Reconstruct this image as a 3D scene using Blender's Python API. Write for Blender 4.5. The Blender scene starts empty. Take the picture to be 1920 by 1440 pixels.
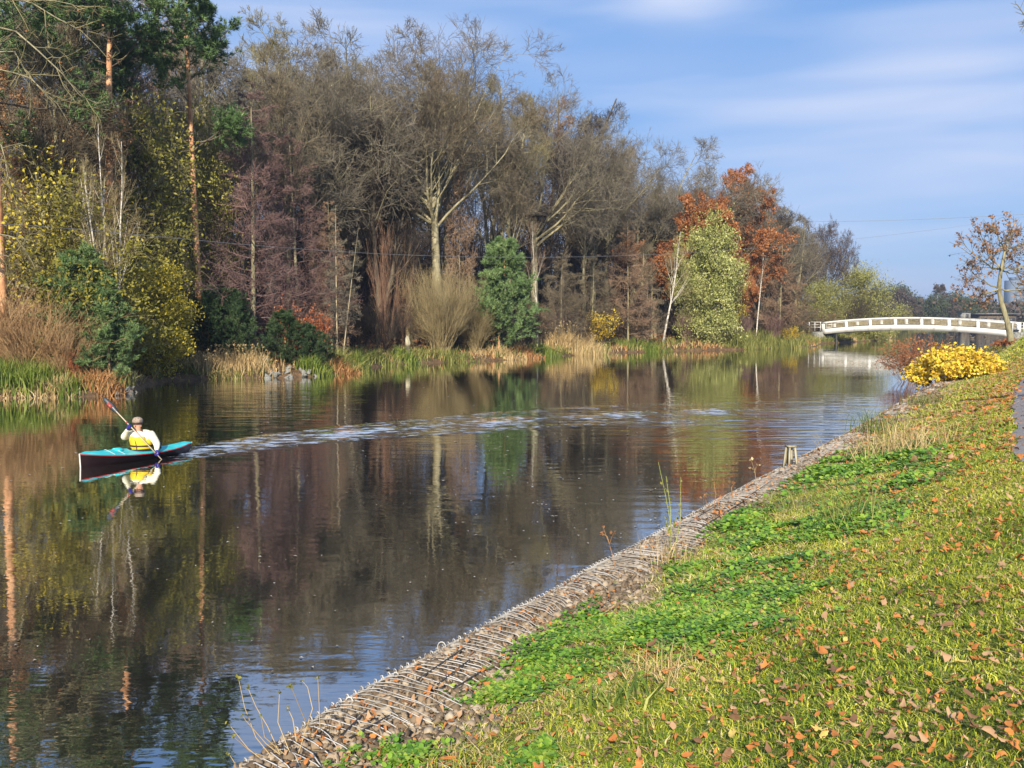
import bpy, math, random
import numpy as np
from mathutils import Vector, Matrix

scene = bpy.context.scene
COL = scene.collection
R = math.radians

# ------------------------------------------------------------------ camera
H = 3.1            # eye height above the water
F = 1800.0         # focal length in px of a 1920 px wide picture
PITCH = math.atan(120 / F)
cam_d = bpy.data.cameras.new("camera")
cam_d.sensor_width = 36.0
cam_d.lens = F / 1920 * 36
cam_d.clip_start = 0.1
cam_d.clip_end = 4000
cam = bpy.data.objects.new("camera", cam_d)
COL.objects.link(cam)
cam.location = (0, 0, H)
cam.rotation_euler = (math.pi / 2 - PITCH, 0, 0)
scene.camera = cam

# ------------------------------------------------------------------ sky, sun, exposure
SUN_EL = 27.0
SUN_AZ = 186.0     # compass bearing of the sun, clockwise from +Y (behind the left shoulder)
world = bpy.data.worlds.new("World")
scene.world = world
world.use_nodes = True


def N(nt, typ, **kw):
    n = nt.nodes.new(typ)
    for k, v in kw.items():
        if k.startswith("i_"):
            key = k[2:]
            key = int(key) if key.isdigit() else key.replace("_", " ")
            n.inputs[key].default_value = v
        else:
            setattr(n, k, v)
    return n


def build_world():
    nt = world.node_tree
    nt.nodes.clear()
    L = nt.links.new
    out = N(nt, "ShaderNodeOutputWorld")
    bg = N(nt, "ShaderNodeBackground")
    bg.inputs["Strength"].default_value = 0.12
    sky = N(nt, "ShaderNodeTexSky", sky_type="NISHITA", sun_disc=False)
    sky.sun_elevation = R(SUN_EL)
    sky.sun_rotation = R(SUN_AZ)
    sky.air_density = 1.0
    sky.dust_density = 0.4
    sky.ozone_density = 2.0
    # the blue of this sky is deeper and more even than the model's: blend towards a flat blue
    flat = N(nt, "ShaderNodeMix", data_type="RGBA", blend_type="MIX")
    flat.inputs[0].default_value = 0.8
    flat.inputs[7].default_value = (1.02, 2.10, 4.4, 1)
    L(sky.outputs[0], flat.inputs[6])
    tc = N(nt, "ShaderNodeTexCoord")
    mp = N(nt, "ShaderNodeMapping")
    mp.inputs["Scale"].default_value = (1.3, 1.3, 9.5)
    mp.inputs["Rotation"].default_value = (0.05, -0.04, 0)
    L(tc.outputs["Generated"], mp.inputs[0])
    no = N(nt, "ShaderNodeTexNoise", i_Scale=1.9, i_Detail=3.0, i_Roughness=0.45, i_Distortion=0.3)
    L(mp.outputs[0], no.inputs["Vector"])
    ra = N(nt, "ShaderNodeValToRGB")
    ra.color_ramp.elements[0].position = 0.38
    ra.color_ramp.elements[0].color = (0, 0, 0, 1)
    ra.color_ramp.elements[1].position = 0.68
    ra.color_ramp.elements[1].color = (0.7, 0.7, 0.7, 1)
    L(no.outputs["Fac"], ra.inputs[0])
    last = ra.outputs[0]
    # a few soft thin cloud banks in fixed directions of the sky
    for (u, v, wu, wv, amp) in [(1740, 130, 190, 50, 0.55), (1290, 5, 120, 45, 0.6), (1150, 130, 260, 40, 0.25), (1880, 250, 200, 40, .2), (1550, 215, 420, 26, .12),
                                (560, 40, 200, 60, .12), (640, -900, 500, 200, .3)]:
        cx, cy = (u - 960) / F, (720 - v) / F
        d = Vector((cx, math.cos(PITCH) + cy * math.sin(PITCH), -math.sin(PITCH) + cy * math.cos(PITCH))).normalized()
        right = Vector((1, 0, 0))
        right = (right - d * right.dot(d)).normalized()
        up = d.cross(right) * -1
        vals = []
        for ax, w in ((right, wu / F), (up, wv / F)):
            dt = N(nt, "ShaderNodeVectorMath", operation="DOT_PRODUCT")
            L(tc.outputs["Generated"], dt.inputs[0])
            dt.inputs[1].default_value = ax / w
            m = N(nt, "ShaderNodeMath", operation="MULTIPLY")
            L(dt.outputs["Value"], m.inputs[0]); L(dt.outputs["Value"], m.inputs[1])
            vals.append(m)
        s = N(nt, "ShaderNodeMath", operation="ADD")
        L(vals[0].outputs[0], s.inputs[0]); L(vals[1].outputs[0], s.inputs[1])
        # distort by the noise
        s2 = N(nt, "ShaderNodeMath", operation="MULTIPLY_ADD", i_1=-2.2)
        L(no.outputs["Fac"], s2.inputs[0]); L(s.outputs[0], s2.inputs[2])
        s3 = N(nt, "ShaderNodeMath", operation="ADD", i_1=1.1)
        L(s2.outputs[0], s3.inputs[0])
        ng = N(nt, "ShaderNodeMath", operation="MULTIPLY", i_1=-1.0)
        L(s3.outputs[0], ng.inputs[0])
        ex = N(nt, "ShaderNodeMath", operation="EXPONENT")
        L(ng.outputs[0], ex.inputs[0])
        am = N(nt, "ShaderNodeMath", operation="MULTIPLY_ADD", i_1=amp)
        L(ex.outputs[0], am.inputs[0]); L(last, am.inputs[2])
        # only the half of the sky in that direction
        last = am.outputs[0]
    cl = N(nt, "ShaderNodeClamp")
    L(last, cl.inputs[0])
    cl.inputs["Max"].default_value = 0.9
    mx = N(nt, "ShaderNodeMix", data_type="RGBA", blend_type="MIX")
    L(cl.outputs[0], mx.inputs[0])
    L(flat.outputs[2], mx.inputs[6])
    mx.inputs[7].default_value = (3.7, 4.2, 5.5, 1)
    L(mx.outputs[2], bg.inputs["Color"])
    L(bg.outputs[0], out.inputs[0])


build_world()
sun_d = bpy.data.lights.new("sun", "SUN")
sun_d.energy = 5.0
sun_d.angle = R(0.53)
sun_d.color = (1.0, 0.90, 0.74)
sun = bpy.data.objects.new("sun", sun_d)
COL.objects.link(sun)
SUNV = Vector((math.sin(R(SUN_AZ)) * math.cos(R(SUN_EL)), math.cos(R(SUN_AZ)) * math.cos(R(SUN_EL)), math.sin(R(SUN_EL))))
sun.rotation_euler = (-SUNV).to_track_quat("-Z", "Y").to_euler()
sun.location = SUNV * 200
scene.view_settings.view_transform = "Standard"
scene.view_settings.look = "None"
scene.view_settings.gamma = 1.0
scene.view_settings.exposure = 0.6
scene.cycles.max_bounces = 6
scene.cycles.diffuse_bounces = 2
scene.cycles.glossy_bounces = 3
scene.cycles.transmission_bounces = 3
scene.cycles.volume_bounces = 0
scene.cycles.transparent_max_bounces = 4
scene.cycles.caustics_reflective = False
scene.cycles.caustics_refractive = False


# ------------------------------------------------------------------ pixel <-> world
def ray(u, v):
    cx, cy = (u - 960) / F, (720 - v) / F
    return np.array([cx, math.cos(PITCH) + cy * math.sin(PITCH), -math.sin(PITCH) + cy * math.cos(PITCH)])


def gp(u, v, z=0.0):
    d = ray(u, v)
    return np.array([0, 0, H]) + d * ((z - H) / d[2])


def at(u, v, Y):
    d = ray(u, v)
    return np.array([0, 0, H]) + d * (Y / d[1])


# ------------------------------------------------------------------ mesh and object helpers
class MB:
    """collects quads and triangles, links them as one mesh"""
    def __init__(s):
        s.v, s.q, s.t, s.n = [], [], [], 0

    def add(s, v, q=None, t=None):
        v = np.asarray(v, float).reshape(-1, 3)
        if q is not None and len(q): s.q.append(np.asarray(q, int).reshape(-1, 4) + s.n)
        if t is not None and len(t): s.t.append(np.asarray(t, int).reshape(-1, 3) + s.n)
        s.v.append(v); s.n += len(v)
        return s

    def tubes(s, P, Rr, sides=3, cap=False):
        """P (m,n,3) polylines, Rr (m,n) radii"""
        P = np.asarray(P, float)
        if P.ndim == 2: P = P[None]; Rr = np.asarray(Rr, float)[None]
        m, n, _ = P.shape
        if m == 0: return s
        T = np.gradient(P, axis=1)
        T /= np.linalg.norm(T, axis=2, keepdims=True) + 1e-9
        ref = np.array([0.31, 0.52, 0.79]) if True else None
        ref = np.broadcast_to(ref, T.shape).copy()
        bad = np.abs((T * ref).sum(2)) > 0.97
        ref[bad] = [0.9, -0.4, 0.1]
        U = np.cross(T, ref); U /= np.linalg.norm(U, axis=2, keepdims=True) + 1e-9
        V = np.cross(T, U)
        a = np.arange(sides) * 2 * math.pi / sides
        ring = (U[:, :, None] * np.cos(a)[None, None, :, None] + V[:, :, None] * np.sin(a)[None, None, :, None]) * np.asarray(Rr)[:, :, None, None]
        vv = (P[:, :, None] + ring).reshape(-1, 3)
        base = (np.arange(m) * n * sides)[:, None, None] + (np.arange(n - 1) * sides)[None, :, None]
        k = np.arange(sides)[None, None, :]; k2 = (k + 1) % sides
        q = np.stack([base + k, base + k2, base + sides + k2, base + sides + k], -1).reshape(-1, 4)
        tt = None
        if cap:
            extra = np.concatenate([P[:, 0], P[:, -1]])
            nb = len(vv)
            vv = np.concatenate([vv, extra])
            b0 = (np.arange(m) * n * sides)[:, None]; kk = np.arange(sides)[None]
            c0 = (nb + np.arange(m))[:, None] + 0 * kk; c1 = (nb + m + np.arange(m))[:, None] + 0 * kk
            e0 = b0 + (n - 1) * sides
            tt = np.concatenate([np.stack([b0 + (kk + 1) % sides, b0 + kk, c0], -1).reshape(-1, 3), np.stack([e0 + kk, e0 + (kk + 1) % sides, c1], -1).reshape(-1, 3)])
        return s.add(vv, q, tt)

    def leaves(s, C, size, rng, aspect=0.55, flat=0.0, D=None):
        """rhombus leaves, random orientation"""
        C = np.asarray(C, float); m = len(C)
        if m == 0: return s
        d = rng.normal(size=(m, 3)) if D is None else D + rng.normal(size=(m, 3)) * 0.5
        d[:, 2] *= (1 - flat)
        d /= np.linalg.norm(d, axis=1, keepdims=True) + 1e-9
        w = np.cross(d, rng.normal(size=(m, 3)) * [1 - flat, 1 - flat, 1] if flat else rng.normal(size=(m, 3)))
        w /= np.linalg.norm(w, axis=1, keepdims=True) + 1e-9
        nn = np.cross(d, w)
        sz = size * (0.6 + 0.8 * rng.random(m))[:, None]
        v = np.stack([C - d * sz * .5, C + w * sz * .5 * aspect + nn * sz * .08, C + d * sz * .5, C - w * sz * .5 * aspect + nn * sz * .08], 1).reshape(-1, 3)
        return s.add(v, np.arange(m * 4).reshape(-1, 4))

    def ragged(s, C, size, rng):
        """small irregular lobed leaves, curled, lying about"""
        C = np.asarray(C, float); m = len(C)
        if m == 0: return s
        n = 9; t = np.arange(n) * 2 * math.pi / n
        rad = (.55 + .75 * rng.random((m, n)) * (1 - .45 * (np.arange(n) % 2)))
        an = rng.random(m) * 6.28; asp = .35 + .5 * rng.random(m)
        sz = size * np.exp(rng.normal(size=m) * .28) * .5
        x = np.cos(t)[None] * rad; y = np.sin(t)[None] * rad * asp[:, None]
        k1 = rng.normal(size=m)[:, None] * .4; k2 = rng.normal(size=m)[:, None] * .5
        z = k1 * x ** 2 + k2 * np.abs(y) + rng.normal(size=m)[:, None] * .35 * x + rng.normal(size=m)[:, None] * .35 * y
        X = (x * np.cos(an)[:, None] - y * np.sin(an)[:, None]); Y = (x * np.sin(an)[:, None] + y * np.cos(an)[:, None])
        V = np.stack([X, Y, z], -1) * sz[:, None, None] + C[:, None]
        V = np.concatenate([V, C[:, None]], 1).reshape(-1, 3)
        b = (np.arange(m) * (n + 1))[:, None]; k = np.arange(n)[None]
        return s.add(V, None, np.stack([b + k, b + (k + 1) % n, b + n + 0 * k], -1).reshape(-1, 3))

    def blades(s, C, h, w, rng, lean=0.35, dirs=None, curl=0.4):
        """curved blades standing on C; h and w arrays"""
        C = np.asarray(C, float); m = len(C)
        if m == 0: return s
        h = np.broadcast_to(h, m)[:, None]; w = np.broadcast_to(w, m)[:, None]
        a = rng.random(m) * 2 * math.pi
        o = np.stack([np.cos(a), np.sin(a), 0 * a], 1)
        if dirs is not None: o = dirs
        ln = (lean * rng.random(m))[:, None]
        b = rng.random(m) * 2 * math.pi
        side = np.stack([np.cos(b), np.sin(b), 0 * b], 1)
        z = np.array([0, 0, 1.0])
        mid = C + z * h * .55 + o * h * ln * .5
        tip = C + z * h * (1 - .3 * ln) + o * h * ln * (1 + curl * 2)
        v = np.stack([C - side * w * .5, C + side * w * .5, mid + side * w * .42, mid - side * w * .42, tip], 1).reshape(-1, 3)
        i = np.arange(m) * 5
        return s.add(v, np.stack([i, i + 1, i + 2, i + 3], 1), np.stack([i + 3, i + 2, i + 4], 1))

    def box(s, c, sz, rot=None):
        c = np.asarray(c, float); sz = np.asarray(sz, float) / 2
        v = np.array([[x, y, z] for z in (-1, 1) for y in (-1, 1) for x in (-1, 1)]) * sz
        if rot is not None: v = v @ np.asarray(rot).T
        return s.add(v + c, [[0, 2, 3, 1], [4, 5, 7, 6], [0, 1, 5, 4], [2, 6, 7, 3], [0, 4, 6, 2], [1, 3, 7, 5]])

    def rings(s, Rg, close=True, caps=False):
        """Rg (n,k,3): rings of k points lofted"""
        Rg = np.asarray(Rg, float); n, k, _ = Rg.shape
        q = []
        kk = k if close else k - 1
        for i in range(n - 1):
            for j in range(kk):
                q.append([i * k + j, i * k + (j + 1) % k, (i + 1) * k + (j + 1) % k, (i + 1) * k + j])
        v = Rg.reshape(-1, 3); t = []
        if caps:
            v = np.concatenate([v, Rg[0].mean(0)[None], Rg[-1].mean(0)[None]])
            for j in range(kk):
                t.append([(j + 1) % k, j, n * k]); t.append([(n - 1) * k + j, (n - 1) * k + (j + 1) % k, n * k + 1])
        return s.add(v, q, t)

    def ell(s, c, r, seg=12, rg=8, rot=None):
        th = np.linspace(0.02, math.pi - 0.02, rg); ph = np.arange(seg) * 2 * math.pi / seg
        v = np.stack([np.sin(th)[:, None] * np.cos(ph), np.sin(th)[:, None] * np.sin(ph), np.cos(th)[:, None] + 0 * ph], -1) * np.asarray(r)
        if rot is not None: v = v @ np.asarray(rot).T
        return s.rings(v + np.asarray(c), True, True)

    def mesh(s, name, mat=None, smooth=False):
        v = np.concatenate(s.v) if s.v else np.zeros((0, 3))
        q = np.concatenate(s.q) if s.q else np.zeros((0, 4), int)
        t = np.concatenate(s.t) if s.t else np.zeros((0, 3), int)
        me = bpy.data.meshes.new(name)
        me.vertices.add(len(v)); me.vertices.foreach_set("co", v.astype(np.float32).ravel())
        nl = len(q) * 4 + len(t) * 3
        me.loops.add(nl); me.loops.foreach_set("vertex_index", np.concatenate([q.ravel(), t.ravel()]).astype(np.int32))
        me.polygons.add(len(q) + len(t))
        me.polygons.foreach_set("loop_start", np.concatenate([np.arange(len(q)) * 4, len(q) * 4 + np.arange(len(t)) * 3]).astype(np.int32))
        me.update(calc_edges=True)
        me.validate()
        if mat: me.materials.append(mat)
        if smooth: me.polygons.foreach_set("use_smooth", np.ones(len(me.polygons), bool))
        return me

    def obj(s, name, mat, parent=None, smooth=False):
        return link(name, s.mesh(name, mat, smooth), parent)


def link(name, me, parent=None):
    o = bpy.data.objects.new(name, me)
    COL.objects.link(o)
    if parent is not None: o.parent = parent
    return o


def tag(o, label=None, cat=None, group=None, kind=None):
    if label: o["label"] = label
    if cat: o["category"] = cat
    if group: o["group"] = group
    if kind: o["kind"] = kind
    return o


def empty(name, loc=(0, 0, 0), rz=0, sc=(1, 1, 1)):
    o = bpy.data.objects.new(name, None)
    COL.objects.link(o)
    o.location = loc; o.rotation_euler = (0, 0, rz); o.scale = sc
    o.empty_display_size = 0.3
    return o


# ------------------------------------------------------------------ materials
def pmat(name, cols, scale=6.0, rough=0.8, spec=0.3, trans=0.0, mode="noise", metal=0.0, bump=0.0, stretch=(1, 1, 1), big=0.0, bump_scale=None, coat=0.0):
    """procedural material: ramp over noise or per-leaf random value"""
    m = bpy.data.materials.new(name); m.use_nodes = True
    nt = m.node_tree; L = nt.links.new
    pb = nt.nodes["Principled BSDF"]; out = nt.nodes["Material Output"]
    pb.inputs["Roughness"].default_value = rough
    pb.inputs["Specular IOR Level"].default_value = spec
    pb.inputs["Metallic"].default_value = metal
    pb.inputs["Coat Weight"].default_value = coat
    tc = N(nt, "ShaderNodeTexCoord")
    mp = N(nt, "ShaderNodeMapping"); mp.inputs["Scale"].default_value = stretch
    L(tc.outputs["Object"], mp.inputs[0])
    no = N(nt, "ShaderNodeTexNoise", i_Scale=scale, i_Detail=4.0, i_Roughness=0.6)
    L(mp.outputs[0], no.inputs["Vector"])
    ra = N(nt, "ShaderNodeValToRGB")
    cr = ra.color_ramp
    lo, hi = (0.0, 1.0) if mode == "island" else (0.3, 0.7)
    for i, c in enumerate(cols):
        pos = lo + (hi - lo) * (i / max(1, len(cols) - 1))
        e = cr.elements[i] if i < 2 else cr.elements.new(pos)
        e.position = pos; e.color = (*c, 1)
    if len(cols) == 1: cr.elements[1].color = (*cols[0], 1)
    if mode == "island":
        ge = N(nt, "ShaderNodeNewGeometry")
        src = ge.outputs["Random Per Island"]
        if big:
            mm = N(nt, "ShaderNodeMath", operation="MULTIPLY_ADD", i_1=1 - big); L(src, mm.inputs[0])
            no.inputs["Detail"].default_value = 2.0
            m2 = N(nt, "ShaderNodeMapRange", i_1=0.32, i_2=0.68, i_3=0.0, i_4=big)
            L(no.outputs["Fac"], m2.inputs[0]); L(m2.outputs[0], mm.inputs[2])
            src = mm.outputs[0]
        L(src, ra.inputs[0])
    else:
        L(no.outputs["Fac"], ra.inputs[0])
    L(ra.outputs[0], pb.inputs["Base Color"])
    if bump:
        b = N(nt, "ShaderNodeBump", i_Strength=1.0, i_Distance=bump)
        n2 = N(nt, "ShaderNodeTexNoise", i_Scale=bump_scale or scale * 3, i_Detail=5.0, i_Roughness=0.65)
        L(mp.outputs[0], n2.inputs["Vector"]); L(n2.outputs["Fac"], b.inputs["Height"]); L(b.outputs[0], pb.inputs["Normal"])
    if trans:
        tr = N(nt, "ShaderNodeBsdfTranslucent"); L(ra.outputs[0], tr.inputs[0])
        mx = N(nt, "ShaderNodeMixShader", i_0=trans)
        L(pb.outputs[0], mx.inputs[1]); L(tr.outputs[0], mx.inputs[2]); L(mx.outputs[0], out.inputs[0])
    return m


M = {}
M["bark"] = pmat("bark_green_grey", [(.10, .085, .05), (.27, .24, .14), (.40, .36, .21)], 3.0, stretch=(1, 1, .35), bump=.03)
M["bark_lit"] = pmat("bark_sunlit", [(.13, .11, .06), (.33, .29, .17), (.47, .42, .26)], 3.0, stretch=(1, 1, .35), bump=.03)  # lighter copy of bark: sunlight on the big oak's trunk put into the colour
M["bark_dark"] = pmat("bark_dark", [(.045, .035, .025), (.12, .095, .065), (.18, .15, .10)], 3.0, stretch=(1, 1, .35), bump=.03)
M["bark_pine"] = pmat("bark_pine", [(.30, .13, .06), (.66, .34, .17), (.78, .48, .28)], 2.5, stretch=(1, 1, .4), bump=.03)
M["bark_birch"] = pmat("bark_birch", [(.16, .13, .10), (.62, .57, .48), (.75, .71, .62)], 3.0, stretch=(1, 1, 3), bump=.01)
M["bark_tan"] = pmat("bark_tan", [(.24, .19, .11), (.42, .35, .22), (.5, .43, .29)], 3.0)
M["twig_brown"] = pmat("twig_brown", [(.085, .068, .045), (.18, .145, .092), (.32, .265, .17)], mode="island", scale=.35, big=.5)
M["twig_grey"] = pmat("twig_grey", [(.09, .078, .06), (.19, .165, .12), (.34, .30, .21)], mode="island", scale=.35, big=.5)
M["twig_olive"] = pmat("twig_olive", [(.11, .09, .045), (.22, .19, .09), (.36, .32, .17)], mode="island", scale=.35, big=.4)
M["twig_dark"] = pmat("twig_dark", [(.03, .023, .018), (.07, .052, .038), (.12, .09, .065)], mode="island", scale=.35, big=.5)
M["twig_purple"] = pmat("twig_purple", [(.11, .065, .062), (.22, .135, .12), (.33, .22, .19)], mode="island", scale=.6, big=.4)
M["twig_rust"] = pmat("twig_rust", [(.15, .095, .058), (.29, .19, .12), (.42, .30, .19)], mode="island", scale=.6, big=.4)
M["twig_ginger"] = pmat("twig_ginger", [(.22, .12, .055), (.46, .29, .14), (.64, .46, .25)], mode="island", scale=.6, big=.4)
M["twig_red"] = pmat("twig_red", [(.16, .085, .055), (.30, .17, .105), (.42, .27, .17)], mode="island", scale=.6, big=.4)
M["twig_tan"] = pmat("twig_tan", [(.18, .13, .065), (.34, .27, .13), (.48, .39, .22)], mode="island", scale=.6, big=.4)
M["leaf_yellowgreen"] = pmat("leaf_yellowgreen", [(.08, .085, .018), (.27, .25, .04), (.50, .42, .08)], mode="island", scale=.7, big=.5, trans=.3, rough=.5)
M["leaf_yellow"] = pmat("leaf_yellow", [(.28, .24, .03), (.62, .50, .05), (.80, .66, .12)], mode="island", scale=.9, big=.4, trans=.3, rough=.5)
M["leaf_olive"] = pmat("leaf_olive", [(.08, .085, .02), (.27, .26, .05), (.48, .42, .09)], mode="island", scale=.7, big=.5, trans=.3, rough=.5)
M["leaf_willow2"] = pmat("leaf_olive_bright", [(.12, .12, .03), (.33, .33, .09), (.52, .50, .17)], mode="island", scale=.7, big=.5, trans=.3, rough=.5)
M["leaf_willow"] = pmat("leaf_willow", [(.11, .14, .035), (.42, .45, .13), (.76, .74, .33)], mode="island", scale=.8, big=.5, trans=.25, rough=.5)
M["leaf_orange"] = pmat("leaf_orange", [(.20, .07, .028), (.42, .16, .055), (.58, .27, .10)], mode="island", scale=.5, big=.5, trans=.25, rough=.6)
M["leaf_brown"] = pmat("leaf_brown", [(.13, .06, .03), (.32, .16, .07), (.48, .27, .13)], mode="island", scale=.6, big=.4, trans=.2, rough=.6)
M["leaf_red"] = pmat("leaf_red", [(.26, .06, .03), (.46, .14, .05), (.58, .24, .10)], mode="island", scale=.9, big=.4, trans=.25, rough=.5)
M["leaf_gold"] = pmat("leaf_gold", [(.62, .32, .03), (.88, .64, .06), (.92, .84, .16)], mode="island", scale=1.6, big=.45, trans=.3, rough=.45)
M["needle_dark"] = pmat("needle_dark", [(.016, .034, .014), (.045, .085, .032), (.11, .16, .06)], mode="island", scale=.7, big=.4, rough=.5)
M["needle_pine"] = pmat("needle_pine", [(.03, .06, .018), (.09, .17, .05), (.22, .30, .11)], mode="island", scale=.6, big=.4, rough=.5)
M["needle_blue"] = pmat("needle_blue", [(.045, .085, .03), (.13, .22, .075), (.31, .40, .15)], mode="island", scale=.9, big=.4, rough=.5)
M["reed_green"] = pmat("reed_green", [(.05, .09, .015), (.15, .22, .03), (.38, .39, .09)], mode="island", scale=1, big=.3, trans=.2, rough=.5)
M["reed_tan"] = pmat("reed_tan", [(.30, .19, .08), (.55, .40, .19), (.72, .56, .30)], mode="island", scale=1, big=.3, trans=.15)
M["reed_rust"] = pmat("reed_rust", [(.25, .10, .035), (.48, .24, .09), (.62, .38, .17)], mode="island", scale=1, big=.3, trans=.15)
M["reed_olive"] = pmat("reed_olive", [(.07, .09, .02), (.20, .22, .05), (.42, .38, .13)], mode="island", scale=1, big=.4, trans=.15)
M["rock"] = pmat("rock_grey", [(.10, .10, .09), (.24, .24, .21), (.38, .37, .33)], 5, bump=.02)
M["soil_litter"] = pmat("soil_litter", [(.05, .035, .02), (.12, .075, .04), (.22, .13, .06)], 3, bump=.05)
M["white_paint"] = pmat("white_paint", [(.50, .48, .42), (.76, .75, .70), (.80, .79, .75), (.82, .81, .77)], 1.3, rough=.55, stretch=(1, 1, .35))
M["dark_metal"] = pmat("dark_metal", [(.05, .05, .05), (.09, .085, .08)], 4, rough=.5, metal=.4)
M["cable"] = pmat("cable_grey", [(.22, .21, .20), (.30, .29, .28)], 2, rough=.5, metal=.3)
M["wood_post"] = pmat("weathered_wood", [(.20, .17, .11), (.38, .34, .23), (.50, .46, .33)], 9, stretch=(1, 1, .2), bump=.004)


# ------------------------------------------------------------------ shore lines
class Shore:
    """polyline with signed distance; d > 0 on the land side"""
    def __init__(s, pts, side):
        s.p = np.array([[a[0], a[1]] for a in pts], float)
        s.side = side
        s.seg = s.p[1:] - s.p[:-1]
        s.len = np.linalg.norm(s.seg, axis=1)
        s.cum = np.concatenate([[0], np.cumsum(s.len)])
        t = s.seg / s.len[:, None]
        s.t = t
        s.nrm = np.stack([t[:, 1], -t[:, 0]], 1) * side      # right-hand normal * side
        vn = np.zeros_like(s.p)
        vn[:-1] += s.nrm; vn[1:] += s.nrm
        s.vn = vn / np.linalg.norm(vn, axis=1, keepdims=True)

    def dist(s, x, y):
        x = np.atleast_1d(np.asarray(x, float)); y = np.atleast_1d(np.asarray(y, float))
        best = np.full(x.shape, 1e9); sd = np.zeros(x.shape); ss = np.zeros(x.shape)
        for i in range(len(s.seg)):
            ax, ay = s.p[i]; tx, ty = s.t[i]
            px, py = x - ax, y - ay
            k = np.clip(px * tx + py * ty, 0, s.len[i])
            dx, dy = px - k * tx, py - k * ty
            d = np.hypot(dx, dy)
            sg = np.sign(px * s.nrm[i][0] + py * s.nrm[i][1])
            m = d < best
            best[m] = d[m]; sd[m] = (d * sg)[m]; ss[m] = (k + s.cum[i])[m]
        return sd, ss

    def pos(s, a, d):
        a = np.atleast_1d(a); d = np.atleast_1d(d)
        x = np.interp(a, s.cum, s.p[:, 0]); y = np.interp(a, s.cum, s.p[:, 1])
        nx = np.interp(a, s.cum, s.vn[:, 0]); ny = np.interp(a, s.cum, s.vn[:, 1])
        l = np.hypot(nx, ny)
        return x + nx / l * d, y + ny / l * d


EDGE_Z = 0.30
edge_px = [(450, 1440), (520, 1400), (600, 1347), (700, 1292), (830, 1218), (905, 1182), (980, 1142), (1100, 1075), (1240, 1000), (1340, 945), (1480, 872), (1560, 830), (1640, 785), (1722, 737)]
ep = [gp(u, v, EDGE_Z) for u, v in edge_px]
t0 = ep[0] - ep[3]; t0 /= np.linalg.norm(t0[:2])
pre = [ep[0] + t0 * k for k in (14, 6, 2)]
dirc = (ep[-1] - ep[4]); dirc /= np.linalg.norm(dirc[:2])
post = [ep[-1] + dirc * k for k in (10, 25, 45, 70, 92, 115, 140)]
post += [post[-1] + np.array([40, 30, 0]), post[-1] + np.array([200, 60, 0])]
edge_all = pre + ep + post
# a gentle resample with small scallops between the ties
raw = Shore(edge_all, 1)
ss = np.concatenate([np.arange(0, 62, .25), np.arange(62, raw.cum[-1], 3.0), [raw.cum[-1]]])
ex, ey = raw.pos(ss, np.zeros_like(ss))
RB = Shore(np.stack([ex, ey], 1), 1)


def smooth(t): 
    t = np.clip(t, 0, 1); return t * t * (3 - 2 * t)


def vnoise(x, y, s=1.0, seed=0):
    """cheap smooth noise from sines"""
    r = np.random.default_rng(seed)
    out = 0 * x
    for k in range(7):
        a = r.random() * 6.28; f = s * (0.6 + 1.8 * r.random())
        out = out + np.sin((x * math.cos(a) + y * math.sin(a)) * f + r.random() * 6.28)
    return out / 7


def right_z(d, a, x=None, y=None):
    """height of the right bank from distance inland d and arc length a"""
    top = 1.5 + 0.55 * smooth((a - 70) / 45)
    wid = 5.0 - 2.2 * smooth((a - 50) / 40)
    z = np.where(d < 0, EDGE_Z + d * 2.2,
        np.where(d < .18, EDGE_Z + d * .35,
        np.where(d < .9, EDGE_Z + .063 + (d - .18) * .06, 0)))
    z2 = EDGE_Z + .106 + (top - EDGE_Z - .106) * (0.55 * smooth((d - .9) / (wid - .9)) + .45 * np.clip((d - .9) / (wid - .9), 0, 1))
    z = np.where(d >= .9, z2, z)
    if x is not None:
        z = z + np.where(d > 1, 1, 0) * .035 * vnoise(x, y, 2.2, 5) * smooth((d - 1) / 1.5)
    return z


def bank_z(x, y):
    x = np.atleast_1d(x); y = np.atleast_1d(y)
    d, a = RB.dist(x, y)
    return right_z(d, a, x, y)


def on_bank(u, v):
    """where the view ray through a photo pixel meets the right bank"""
    d = ray(u, v)
    t = np.linspace(3, 160, 3000)
    P = np.array([0, 0, H]) + d * t[:, None]
    z = bank_z(P[:, 0], P[:, 1])
    hit = P[:, 2] < z
    if not hit.any() or P[int(np.argmax(hit)), 2] < .2: return gp(u, v, .25)
    i = int(np.argmax(hit))
    q = P[i]
    return np.array([q[0], q[1], z[i]])


left_px = [(-700, 800), (-300, 762), (-100, 750), (0, 746), (130, 745), (215, 742), (255, 736), (275, 722), (330, 713), (420, 710), (500, 709), (590, 706), (640, 700), (690, 690), (760, 683), (850, 679), (950, 675),
           (1050, 668), (1150, 662), (1250, 658), (1330, 657), (1420, 655), (1530, 650)]
lp = [gp(u, v, 0)[:2] for u, v in left_px]
lp += [np.array(q) for q in [(41.0, 127.0), (47.5, 134.0), (58, 150), (66, 165), (68, 180), (50, 190), (-60, 215), (-300, 230)]]
LB = Shore(lp, -1)


def left_z(d, x, y):
    z = np.interp(d, [-3, -.4, .0, .25, 1.2, 3, 8, 30, 300], [-1.2, -.5, .02, .22, .40, .70, .95, 1.3, 2.5])
    return z + np.where(d > .3, 1, 0) * .06 * vnoise(x, y, 1.3, 3)


def left_ground(x, y):
    d, a = LB.dist(x, y)
    return float(left_z(d, np.atleast_1d(x), np.atleast_1d(y))[0])


def shore_depth(u):
    """depth at which the picture column u meets the left shore"""
    us = [p[0] for p in left_px]
    ds = [gp(*p)[1] for p in left_px]
    return float(np.interp(u, us, ds))


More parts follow.
